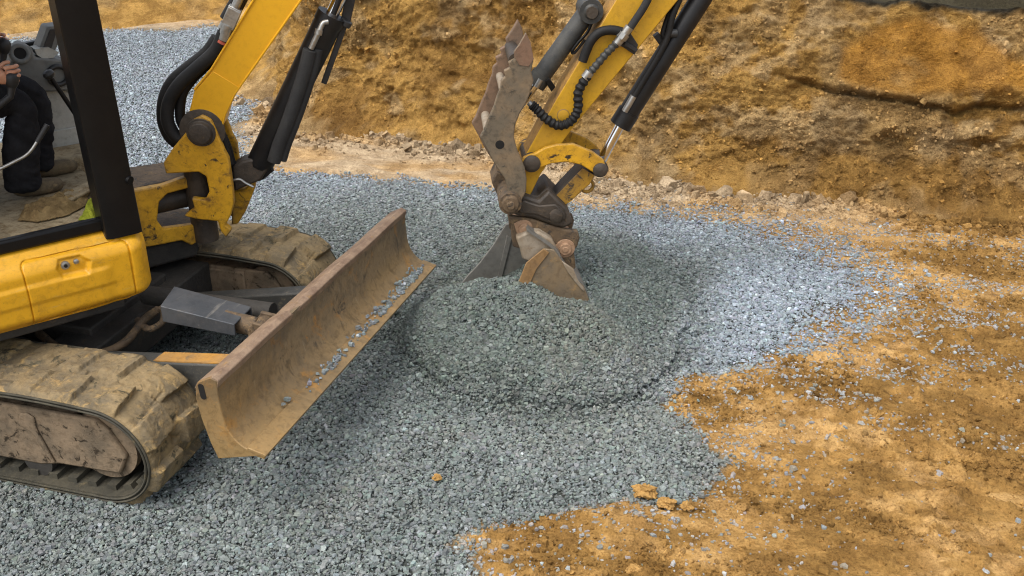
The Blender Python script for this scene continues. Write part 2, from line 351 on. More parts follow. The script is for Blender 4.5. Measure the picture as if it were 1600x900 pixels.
def build_ground():
    def axis(lo, a, b, hi, st):
        n = int((b-a)/st); core = np.linspace(a, b, n+1)
        l = a-(np.geomspace(.2, a-lo+.2, 90)-.2)[1:][::-1]; r = b+(np.geomspace(.2, hi-b+.2, 60)-.2)[1:]
        return np.concatenate([l, core, r])
    xs = axis(-60, .6, 5.0, 60, .0125); ys = axis(-40, -1.7, 4.4, 60, .0125)
    X, Y = np.meshgrid(xs, ys, indexing='ij'); sh = X.shape; x = X.ravel(); y = Y.ravel()
    z, sd = ground_z(x, y)
    fw = feather(x, y); k = sstep(-.05-.75*fw, .05-.2*fw, sd+.3*(.2+fw)*(fbm(x*6, y*10, 4, 55)-.5))
    c = soil_colour(x, y, sd)
    bed = np.array(lin(84, 90, 88)); c = c*k[:, None]+bed*(1-k[:, None])
    V = np.stack([x, y, z], 1); q, s, t = grid_loops(*sh)
    o = np_mesh('ground', V, q, s, t, [soil_mat('soil_ground', .55, 1.0)], smooth=True, col=c)
    return tag(o, kind='structure')
def soil_mat(name, bump, grain):
    t = NT(name); c = t.attr('tint')
    n1 = t.noise(11, 10, .74, dist=.4); n2 = t.noise(95, 6, .72); n3 = t.noise(4.2, 8, .7, dist=.3)
    c = t.mix(t.math('MULTIPLY', t.step(n1, .52, .42), .50), c, t.mix(1.0, c, (.60, .56, .51), 'MULTIPLY'))
    c = t.mix(t.math('MULTIPLY', t.step(n1, .54, .66), .6), c, t.mix(1.0, c, (1.28, 1.28, 1.30), 'MULTIPLY'))
    c = t.mix(t.math('MULTIPLY', t.step(n3, .52, .40), .35), c, t.mix(1.0, c, (.66, .64, .62), 'MULTIPLY'))
    c = t.mix(t.math('MULTIPLY', t.step(n2, .53, .60), .5), c, t.mix(1.0, c, (1.28, 1.27, 1.28), 'MULTIPLY'))
    c = t.mix(t.math('MULTIPLY', t.step(n2, .47, .40), .60), c, t.mix(1.0, c, (.50, .46, .41), 'MULTIPLY'))
    vo = t.n.new('ShaderNodeTexVoronoi'); vo.inputs['Scale'].default_value = 38; vo.inputs['Detail'].default_value = 3; vo.inputs['Roughness'].default_value = .7
    wp = t.n.new('ShaderNodeVectorMath'); wp.operation = 'ADD'; t.link(t.geo.outputs['Position'], wp.inputs[0])
    ns = t.n.new('ShaderNodeTexNoise'); ns.inputs['Scale'].default_value = 30; sc = t.n.new('ShaderNodeVectorMath'); sc.operation = 'SCALE'; sc.inputs[3].default_value = .03
    t.link(t.geo.outputs['Position'], ns.inputs['Vector']); t.link(ns.outputs['Color'], sc.inputs[0]); t.link(sc.outputs[0], wp.inputs[1]); t.link(wp.outputs[0], vo.inputs['Vector'])
    patch = t.step(t.noise(5.5, 7, .7), .44, .58); vd = vo.outputs['Distance']
    c = t.mix(t.math('MULTIPLY', t.math('MULTIPLY', t.step(vd, .42, .75), patch), .75), c, t.mix(1.0, c, (.50, .46, .41), 'MULTIPLY'))
    vc = t.n.new('ShaderNodeSeparateColor'); t.link(vo.outputs['Color'], vc.inputs[0])
    c = t.mix(t.math('MULTIPLY', t.math('MULTIPLY', t.step(vc.outputs[0], .55, .95), patch), .45), c, t.mix(1.0, c, (1.30, 1.30, 1.32), 'MULTIPLY'))
    crumb = t.math('MULTIPLY', t.math('MULTIPLY', t.math('SUBTRACT', .8, vd), patch), .55)
    h = t.math('ADD', t.math('ADD', t.math('MULTIPLY', n1, 1.6), t.math('MULTIPLY', n2, .6*grain)), crumb)
    return t.done(c, .95, 0, t.bump(h, bump, .035), .12)

# ------------------------------------------------------------------ stones
def make_stones(name, x, y, z, nrm_tilt, size, col, mats, flat=(.28, .55), nside=5, extra=None):
    """angular chips: each a squashed irregular prism with a chamfered top, laid out as one mesh"""
    n = len(x); ns = nside
    ang = (np.arange(ns)/ns*2*np.pi)[None, :]+RNG.uniform(-.35, .35, (n, ns)); rad = RNG.uniform(.72, 1.18, (n, ns))
    el = RNG.uniform(.5, .9, (n, 1)); bx = np.cos(ang)*rad; by = np.sin(ang)*rad*el
    th = RNG.uniform(*flat, (n, 1)); tw = RNG.uniform(.62, .92, (n, 1)); sx = RNG.uniform(-.15, .15, (n, 1)); sy = RNG.uniform(-.15, .15, (n, 1))
    bot = np.stack([bx, by, np.zeros((n, ns))-th+RNG.uniform(-.1, .1, (n, ns))], -1)
    top = np.stack([bx*tw+sx, by*tw+sy, th+RNG.uniform(-.14, .14, (n, ns))], -1)
    P = np.concatenate([bot, top], 1)*size[:, None, None]
    # random yaw then tilt
    ya = RNG.uniform(0, 2*np.pi, n); ta = RNG.uniform(0, 2*np.pi, n); tl = np.abs(RNG.normal(0, 1, n))*nrm_tilt
    tl = np.clip(tl, 0, 1.3); ax = np.stack([np.cos(ta), np.sin(ta), np.zeros(n)], 1)
    c, s = np.cos(ya)[:, None], np.sin(ya)[:, None]
    Q = np.stack([P[..., 0]*c-P[..., 1]*s, P[..., 0]*s+P[..., 1]*c, P[..., 2]], -1)
    ct, st = np.cos(tl)[:, None, None], np.sin(tl)[:, None, None]; A = ax[:, None, :]
    Q = Q*ct+np.cross(np.broadcast_to(A, Q.shape), Q)*st+A*(np.sum(A*Q, -1, keepdims=True))*(1-ct)
    Q = Q+np.stack([x, y, z], 1)[:, None, :]
    V = Q.reshape(-1, 3); base = (np.arange(n)*2*ns)[:, None]
    k = np.arange(ns); side = np.stack([k, (k+1) % ns, ns+(k+1) % ns, ns+k], 1).reshape(-1)
    L = np.concatenate([np.broadcast_to(ns+k, (n, ns))+base, np.broadcast_to(side, (n, 4*ns))+base, np.broadcast_to(k[::-1], (n, ns))+base], 1)
    loops = L.reshape(-1); tot = np.tile(np.array([ns]+[4]*ns+[ns]), n); starts = np.concatenate([[0], np.cumsum(tot)[:-1]])
    C = np.repeat(col, 2*ns, axis=0)
    if extra is not None:                                    # a sheet joined in below the stones
        Ve, (qe, se, te), Ce = extra; nv, nl = len(V), len(loops)
        V = np.concatenate([V, Ve]); loops = np.concatenate([loops, qe+nv]); starts = np.concatenate([starts, se+nl]); tot = np.concatenate([tot, te]); C = np.concatenate([C, Ce])
    return np_mesh(name, V, loops, starts, tot, mats, smooth=False, col=C)
def stone_mat():
    t = NT('crushed_stone'); c = t.attr('tint'); n = t.noise(160, 4, .65)
    c = t.mix(t.step(n, .40, .66), t.mix(1.0, c, (.80, .80, .80), 'MULTIPLY'), t.mix(1.0, c, (1.14, 1.14, 1.13), 'MULTIPLY'))
    return t.done(c, .62, 0, t.bump(n, .25, .004), .45)
def in_view(x, y, z, m=130):
    px, py, w = project(np.stack([x, y, z], 1)); return (px > -m) & (px < 1600+m) & (py > -m) & (py < 900+m) & (w > .3)
def under_machine(x, y):
    return (np.abs(x+1.2) < 1.12) & (np.abs(y) < .98)
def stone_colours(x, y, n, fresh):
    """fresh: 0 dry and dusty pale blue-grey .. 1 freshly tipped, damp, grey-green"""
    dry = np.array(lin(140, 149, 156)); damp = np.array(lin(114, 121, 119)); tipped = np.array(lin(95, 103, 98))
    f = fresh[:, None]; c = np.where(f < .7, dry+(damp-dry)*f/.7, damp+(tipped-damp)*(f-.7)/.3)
    v = np.exp(RNG.normal(0, .20, n))[:, None]; w = RNG.normal(0, .035, (n, 3)); c = np.clip(c*v*(1+w), .02, .75)
    c = c*(.84+.32*fbm(x*2.1, y*2.1, 4, 63))[:, None]; du = (.14*sstep(.60, .75, fbm(x*1.4+3, y*1.4, 5, 64))*RNG.random(n))[:, None]; c = c*(1-du)+np.array(lin(150, 134, 108))*du
    pale = RNG.random(n) < .035; c[pale] = np.clip(c[pale]*1.45+.02, 0, .75)
    return c
def freshness(x, y):
    """the heap and the strip in front of the machine are damp; the spread on the right and the far bed are dry"""
    w = .8*(fbm(x*1.6, y*1.6, 5, 61)-.5)+.25*(fbm(x*9, y*9, 2, 62)-.5)
    right = sstep(1.55, 2.35, x+w-.15*(y-1.0))*sstep(.25, .8, y+w); far = sstep(2.3, 3.6, y-.2*x+w)
    leftfar = sstep(-.6, -1.6, x+w)*sstep(1.2, 2.2, y)
    back = sstep(2.0, 2.9, y+w)*sstep(.6, 1.2, x)
    return np.clip(1-np.maximum.reduce([right, far*.9, leftfar, back*.8])*.95, .03, 1)
def feather(x, y):
    """how gradually the spread thins out: raked thin towards the right and the bank, tipped edge elsewhere"""
    return .55*sstep(2.0, 3.0, x+.4*(y-1.4))+.10*sstep(2.2, 3.0, y)
def build_gravel():
    sm = stone_mat()
    # main bed
    def scatter(x0, x1, y0, y1, dens):
        n = int((x1-x0)*(y1-y0)*dens); return RNG.uniform(x0, x1, n), RNG.uniform(y0, y1, n)
    xa, ya = scatter(-2.5, 4.2, -1.9, 3.3, 13500); xb, yb = scatter(-9, -.9, 1.2, 8.6, 5200)
    kb = ~((xb > -2.5) & (yb < 3.3)); x = np.concatenate([xa, xb[kb]]); y = np.concatenate([ya, yb[kb]])
    big = np.concatenate([np.ones(len(xa)), np.full(kb.sum(), 1.06)])
    k = in_view(x, y, 0*x); x, y, big = x[k], y[k], big[k]
    z, sd = ground_z(x, y); ed = sd+.20*(fbm(x*6, y*9, 4, 71)-.5)
    ph = pile_h(x, y)
    fw = feather(x, y); dens = np.clip(1-sstep(-.06-fw, .08+.2*fw, ed+.5*fw*(fbm(x*5, y*11, 4, 74)-.5)*1.6), 0, 1)
    bald = sstep(.70, .78, fbm(x*2.6+4, y*2.6, 4, 72)); dens = dens*(1-.0*bald)
    k = (RNG.random(len(x)) < dens) & (ph < .06); x, y, z, big = x[k], y[k], z[k], big[k]; n = len(x)
    size = np.clip(RNG.lognormal(math.log(.0076), .42, n), .0034, .021)*big
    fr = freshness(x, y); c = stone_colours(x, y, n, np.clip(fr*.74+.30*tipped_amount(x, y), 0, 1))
    zz = z+size*.25+RNG.uniform(0, .012, n)
    o = make_stones('gravel_bed', x, y, zz, .26, size, c, [sm], flat=(.16, .38)); tag(o, 'bed of blue grey crushed stone spread over the pit floor', 'gravel', kind='stuff')
    # the tipped heap: mound surface plus its stones
    xs = np.linspace(.2, 2.2, 120); ys = np.linspace(.1, 2.7, 150); X, Y = np.meshgrid(xs, ys, indexing='ij'); hx, hy = X.ravel(), Y.ravel()
    H = pile_h(hx, hy); Ve = np.stack([hx, hy, np.where(H > .004, H-.006, -.06)], 1); Ce = np.tile(np.array(lin(86, 92, 88)), (len(hx), 1))
    x, y = scatter(.2, 2.2, .1, 2.7, 18000); xe, ye = scatter(.2, 2.2, .1, 2.7, 26000); he = pile_h(xe, ye); ke = he < .24; x = np.concatenate([x, xe[ke]]); y = np.concatenate([y, ye[ke]]); h = pile_h(x, y); dd = pile_d(x, y); rolled = (h < .003) & (RNG.random(len(x)) < .17*np.exp(-np.abs(dd-1.02)/.06)); k = ((h >= .003) | rolled) & in_view(x, y, h); x, y, h = x[k], y[k], h[k]; n = len(x)
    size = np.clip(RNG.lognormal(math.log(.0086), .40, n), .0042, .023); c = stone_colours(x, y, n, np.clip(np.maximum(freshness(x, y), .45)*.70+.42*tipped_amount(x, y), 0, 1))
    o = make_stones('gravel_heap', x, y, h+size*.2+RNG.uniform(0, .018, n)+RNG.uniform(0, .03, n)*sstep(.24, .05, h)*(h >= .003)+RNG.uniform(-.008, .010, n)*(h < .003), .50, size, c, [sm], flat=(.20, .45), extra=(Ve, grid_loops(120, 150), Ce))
    tag(o, 'low dark heap of crushed stone with the bucket dug into its top', 'gravel heap', kind='stuff')
    # stray chips on the soil
    x, y = scatter(.9, 4.9, -1.6, 3.9, 8000); k = in_view(x, y, 0*x); x, y = x[k], y[k]; z, sd = ground_z(x, y); s2 = np.maximum(sd, 0)
    patch = sstep(.50, .66, fbm(x*2.2+7, y*5.5, 4, 81)+.10*sstep(.5, .8, fbm(x*8, y*16, 3, 82)))
    right = sstep(2.2, 3.0, x)*sstep(.1, .9, y)*(1-sstep(2.9, 3.5, y))
    dens = .50*np.exp(-(s2/.11)**.8)*sstep(.32, .6, fbm(x*6, y*8, 3, 83)) + .50*patch*right*np.exp(-s2/1.1)+ .12*np.exp(-s2/.30)+.005
    k = (RNG.random(len(x)) < dens) & (sd > -.04); x, y, z = x[k], y[k], z[k]; n = len(x)
    size = np.clip(RNG.lognormal(math.log(.0082), .40, n), .0035, .022); c = stone_colours(x, y, n, RNG.uniform(.05, .75, n)); du = RNG.uniform(.05, .45, n)[:, None]; c = c*(1-du)+np.array(lin(168, 136, 92))*du
    o = make_stones('loose_stones', x, y, z+size*.08, .16, size, c, [sm], flat=(.2, .45)); tag(o, 'pale stone chips strewn over the ochre soil', 'stone chips', kind='stuff')
    # chips lying along the inside of the blade lip
    t = np.concatenate([RNG.normal(m, s, k) for m, s, k in ((-.42, .05, 9), (-.22, .07, 26), (.02, .05, 16), (.16, .035, 12), (.42, .09, 34), (.72, .09, 80), (-.62, .03, 3), (.3, .3, 25), (.86, .06, 90), (-.2, .06, 25), (.42, .05, 30))])
    t = np.clip(t, -.9, 1.04); n = len(t); q = np.abs(RNG.normal(.0, .023, n))+.004
    size = np.clip(RNG.lognormal(math.log(.0088), .35, n), .004, .018)
    bx, bz = BLADE_REST
    o = make_stones('stone_chips', bx+.02-q*1.0, t, bz-.078*(t+.98)/2.07+q*.45+size*.35, .25, size, stone_colours(bx+0*t, t, n, RNG.uniform(.2, .8, n)), [sm])
    tag(o, 'stone chips lying in a line along the dozer blade lip', 'stone chips', kind='stuff')
BLADE_REST = (.56, .435)

# ------------------------------------------------------------------ earth bank
def build_bank():
    base = np.array([(-22, 2.5), (-13, 4.6), (-9.5, 5.6), (-7.6, 6.5), (-6.2, 7.5), (-5.0, 8.3), (-4.25, 8.05), (-3.55, 6.7), (-2.7, 5.35), (-2.02, 4.55), (-1.3, 4.42), (-.4, 4.34), (.5, 4.12), (1.33, 3.92), (2.1, 3.86), (2.84, 3.84), (3.6, 3.86), (4.4, 3.88), (6, 3.6), (9, 2.4), (22, -3)])
    top = np.array([(-24, 6.5), (-15, 9), (-11.5, 10.2), (-9.6, 11.2), (-8, 12), (-5.8, 12.2), (-3.6, 10.2), (-2.75, 7.6), (-2.05, 5.95), (-1.5, 5.30), (-.95, 5.10), (-.25, 5.02), (.5, 4.88), (1.33, 4.58), (2.1, 4.46), (2.84, 4.44), (3.6, 4.44), (4.5, 4.46), (6.4, 4.3), (10, 3.6), (23, -1)])
    zt = np.array([2.2, 2.2, 2.1, 2.0, 2.0, 2.1, 2.3, 2.4, 2.45, 2.4, 2.35, 2.3, 2.15, 1.9, 1.55, 1.37, 1.33, 1.33, 1.36, 1.5, 1.8])
    def dense(A, ns):
        A = np.asarray(A, float); A = A[:, None] if A.ndim == 1 else A
        return np.array([q for q in smooth_path(list(A), ns)])
    NS = 24
    b = dense(base, NS); t = dense(top, NS); z1 = dense(zt, NS)[:, 0]
    # resample along the base so that the wall in view is fine
    seg = np.linalg.norm(np.diff(b, axis=0), axis=1); u = np.concatenate([[0], np.cumsum(seg)])
    i0, i1 = u[5*NS], u[18*NS]
    uu = np.concatenate([np.linspace(0, i0, 190)[:-1], np.arange(i0, i1, .017), np.linspace(i1, u[-1], 60)])
    f = lambda A: np.interp(uu, u, A)
    bx, by, tx, ty, z1 = f(b[:, 0]), f(b[:, 1]), f(t[:, 0]), f(t[:, 1]), f(z1)
    nv = 150; tt = np.linspace(-.12, 1, nv)
    U = np.repeat(uu[:, None], nv, 1)-i0; T = np.repeat(tt[None, :], len(uu), 0)
    lean = T+.10*np.sin(np.clip(T, 0, 1)*math.pi)*-1                       # slightly hollow face
    X = bx[:, None]+(tx-bx)[:, None]*lean; Y = by[:, None]+(ty-by)[:, None]*lean; Z = T*z1[:, None]
    # outward normal
    P = np.stack([X, Y, Z], -1); du = np.gradient(P, axis=0); dv = np.gradient(P, axis=1); N = np.cross(du, dv); N /= np.linalg.norm(N, axis=-1, keepdims=True)+1e-9
    V = Z
    # a scraped smooth patch high on the right and the ledge below it, found where they stand on the wall
    wall = (X > -2.2) & (X < 6)
    def locate(px, py):
        A = np.stack(project(P.reshape(-1, 3))[:2], 1)-np.array([px, py]); A = (A**2).sum(1).reshape(X.shape); A = np.where(wall, A, 1e12)
        i = np.unravel_index(np.argmin(A), A.shape); return X[i], Z[i]
    crack = np.array([locate(*p) for p in ((1215, 112), (1262, 128), (1300, 142), (1360, 152), (1420, 160), (1460, 168), (1490, 176), (1530, 162), (1600, 168))])
    patch = [locate(*p) for p in ((1310, 120), (1322, 80), (1370, 42), (1440, 30), (1520, 48), (1555, 72), (1580, 100), (1625, 115), (1625, 150), (1540, 150), (1480, 150), (1400, 150), (1340, 138))]
    cz = np.interp(X, crack[:, 0], crack[:, 1])+.02*(fbm(X*9, X*0, 3, 90)-.5); over = Z-cz
    cmask = sstep(crack[0, 0]-.1, crack[0, 0]+.25, X)*wall
    psd = poly_sd(X.ravel(), Z.ravel(), patch).reshape(X.shape)+.10*(fbm(X*4, Z*4, 4, 92)-.5); pm = 1-sstep(-.04, .05, psd)
    face = .45+.55*sstep(-.02, .10, T)
    rough = 1-.80*pm
    d = .34*(fbm(U*.75, V*1.2, 4, 95)-.5) + .17*(fbm(U*2.2, V*3.0, 5, 96, ridged=True)-.6)*rough + .07*(fbm(U*6.5, V*8, 4, 97, ridged=True)-.6)*rough + .045*(fbm(U*17, V*19, 4, 98, ridged=True)-.6)*(.30+.70*rough) + .020*(fbm(U*40, V*44, 3, 94)-.5)*(.5+.5*rough)
    # lumps that broke off: stepped facets
    cell = fbm(U*3.2+5, V*4.2, 4, 99); d += .05*rough*(np.floor(cell*9)/9-cell)*3
    d += cmask*(.085*sstep(-.015, .012, over)*np.exp(-np.maximum(over, 0)/.5) - .05*np.exp(-(over/.018)**2)*(over < .03))
    d = d*face
    st = fbm(U*8+3, V*10, 4, 104); d += .045*rough*(np.floor(st*11)/11-st)*2.2*face
    d += .16*np.exp(-np.maximum(T, 0)/.045)*(.55+.9*fbm(U*3, V*3+8, 4, 105))
    talus = np.exp(-np.maximum(T, 0)/.09)*(.02+.55*sstep(.3, .8, fbm(U*1.1, U*0+2, 3, 101))+.16*(fbm(U*5, V*6+3, 4, 102, ridged=True)-.5))*.6; d += talus*(1+.0*T)
    soft = sstep(3.2, 0, U)[:, :]                                           # far slopes are smoother
    N = N.copy(); N[..., 2] *= sstep(.02, .22, T); N /= np.linalg.norm(N, axis=-1, keepdims=True)
    P2 = P+N*(d*np.where(U < -.1, .55, 1.0))[..., None]
    c_gain = .80+.42*fbm(U*13, V*16, 4, 114)
    # dark top-soil lip and plateau
    ptx, pty = tx-bx, ty-by; ln = np.hypot(ptx, pty); ptx, pty = ptx/ln, pty/ln
    rows = []
    for k, dist in enumerate((.06, .14, .28, .5, 1, 2, 5, 12, 40)):
        q = P2[:, -1].copy(); q[:, 0] += ptx*dist; q[:, 1] += pty*dist; q[:, 2] = z1+.10*sstep(0, .4, dist)+.10*(fbm(uu*3, uu*0+dist*3, 4, 103)-.5)*min(1, 8*dist); rows.append(q)
    P3 = np.concatenate([P2, np.stack(rows, 1)], 1); nvt = P3.shape[1]
    # soil colours, soft shade painted in at the lower right, darker crack line
    n1 = fbm(U*.9, V*1.3, 5, 110); n2 = fbm(U*3.3, V*4.5, 5, 111); n3 = fbm(U*9, V*11, 4, 112)
    och = np.array(lin(200, 158, 88)); pale = np.array(lin(212, 180, 128)); dark = np.array(lin(158, 120, 64)); rust = np.array(lin(184, 132, 54)); grey = np.array(lin(170, 148, 112))
    def mx(a, b, k): return a*(1-k[..., None])+b*k[..., None]
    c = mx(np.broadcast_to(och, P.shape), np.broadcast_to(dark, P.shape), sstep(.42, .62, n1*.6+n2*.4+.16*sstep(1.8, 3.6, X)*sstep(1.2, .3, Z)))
    c = mx(c, pale, .8*sstep(.50, .64, n2*.65+.35*n3+.10*sstep(1.1, 1.8, Z)*sstep(3.0, 1.2, X)))
    c = mx(c, grey, .45*sstep(.54, .64, fbm(U*2+9, V*2.6, 5, 113)))
    c = mx(c, rust, .85*pm*sstep(.2, .5, n2+.15))
    c = mx(c, dark*.85, .55*sstep(.45, .2, Z)*sstep(1.6, 2.6, X)*wall)  # soft shade low on the right of the bank, put into the colour
    c = mx(c, och*1.08, .8*(U < -.2)*sstep(.40, .6, n2))
    c = mx(c, np.array(lin(64, 54, 42)), cmask*np.exp(-(over/.014)**2)*.5)
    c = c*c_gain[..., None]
    lip = sstep(.955, .99, T+.04*(n3-.5)+.03*(n2-.5))*sstep(1.6, 2.2, X); c = mx(c, np.array(lin(66, 62, 52)), lip)
    c2 = np.broadcast_to(np.array(lin(88, 82, 62)), (len(uu), len(rows), 3)); C = np.concatenate([c, c2], 1)
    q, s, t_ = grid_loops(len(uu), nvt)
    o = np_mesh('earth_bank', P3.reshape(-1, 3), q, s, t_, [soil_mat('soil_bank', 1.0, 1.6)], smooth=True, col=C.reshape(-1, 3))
    tag(o, kind='structure')
    vis = (X > -2.3) & (X < 4.9) & (T > .02) & (T < .97); I_ = np.argwhere(vis); pick = I_[RNG.integers(0, len(I_), 17000)]; pk = fbm(U*1.7, V*2.3, 5, 106)
    pick = pick[RNG.random(len(pick)) < np.clip(sstep(.42, .62, pk[pick[:, 0], pick[:, 1]])*(1-.85*pm[pick[:, 0], pick[:, 1]])+.06, 0, 1)]
    BF = P2[pick[:, 0], pick[:, 1]]+RNG.normal(0, .006, (len(pick), 3)); BC = c[pick[:, 0], pick[:, 1]]
    # rubble at its foot and clods on the pit floor
    k = RNG.uniform(0, 1, 9000); m = np.interp(k, np.linspace(0, 1, len(bx)), np.arange(len(bx))).astype(int)
    sel = (bx[m] > -3) & (bx[m] < 5); m = m[sel]; off = np.abs(RNG.normal(0, .20, len(m))); k0 = int(np.argmin(np.abs(tt-.01))); x = P2[m, k0, 0]+RNG.normal(0, .03, len(m)); y = P2[m, k0, 1]-off+.035
    size = np.clip(RNG.lognormal(math.log(.012), .6, len(m)), .004, .07)*np.clip(1.2-off, .5, 1.2)
    xs = RNG.uniform(.9, 4.8, 150000); ys = RNG.uniform(-1.5, 3.8, 150000); zz, sd = ground_z(xs, ys)
    kk = (sd > .05) & (RNG.random(len(xs)) < sstep(.44, .66, fbm(xs*2.2, ys*3.8, 5, 120))*.7+.08); kk &= in_view(xs, ys, 0*xs); xs, ys = xs[kk], ys[kk]
    x = np.concatenate([x, xs]); y = np.concatenate([y, ys]); size = np.concatenate([size, np.clip(RNG.lognormal(math.log(.0046), .55, len(xs)), .0022, .034)])
    z, _ = ground_z(x, y); n = len(x); nb_ = len(BF); k = RNG.random(n+nb_)[:, None]; c = np.concatenate([soil_colour(x, y, np.maximum(_, .05)), BC])*(.66+.58*k)
    bs_ = np.clip(RNG.lognormal(math.log(.0070), .55, nb_), .003, .03); z = z+size*.2; x = np.concatenate([x, BF[:, 0]]); y = np.concatenate([y, BF[:, 1]]); z = np.concatenate([z, BF[:, 2]]); size = np.concatenate([size, bs_])
    o = make_stones('soil_clods', x, y, z, .7, size, c, [soil_mat('soil_clod', .6, 1)], flat=(.4, .75), nside=6)
    tag(o, 'crumbs and clods of ochre soil strewn on the pit floor and bank foot', 'soil clods', kind='stuff')

def build_clumps():
    for (px, py, s, lab) in ((1008, 774, .044, 'largest yellow clay clump at the lower edge of the gravel'), (1040, 792, .032, 'yellow clay clump just right of the largest clump'), (1072, 797, .022, 'small flat clay clump at the right end of the clump row'),
                             (683, 751, .016, 'tiny orange clay lump alone amid the gravel below the heap'), (990, 897, .026, 'orange clay lump at the bottom edge of the photo')):
        P = on_z(px, py, .0); bm = bmesh.new(); bmesh.ops.create_icosphere(bm, subdivisions=4, radius=1)
        co = np.array([v.co[:] for v in bm.verts]); sd = int(px)
        d = .45+1.0*fbm(co[:, 0]*1.5+sd, co[:, 1]*1.5+co[:, 2]*1.9, 3, sd)+.75*(fbm(co[:, 0]*2.6+co[:, 2]*2.1, co[:, 1]*2.6-co[:, 2]*1.7, 5, sd+1, ridged=True)-.55); q_ = np.floor(d*7)/7; d = d*.45+q_*.55
        for v, k, c0 in zip(bm.verts, d, co): v.co = Vector((c0[0]*1.25*k*s, c0[1]*1.0*k*s, max(c0[2], -.5)*.8*k*s))
        me = bpy.data.meshes.new('clay_clump'); bm.to_mesh(me); bm.free(); me.materials.append(M['clay'])
        o = bpy.data.objects.new('clay_clump', me); o.location = (P[0], P[1], .012+s*.3); COL.objects.link(o); tag(o, lab, 'clay clump', 'yellow clay clumps by the gravel')
M['clay'] = mat_worn('yellow_clay', lin(172, 136, 82), lin(156, 121, 70), lin(136, 103, 56), .35, scale=25, rough=.95, bump=.5, spec=.1)

# ------------------------------------------------------------------ excavator
EX = empty('excavator', (-1.2, 0, 0), 'yellow mini excavator on muddy tracks with bucket dug into the gravel heap', 'excavator')

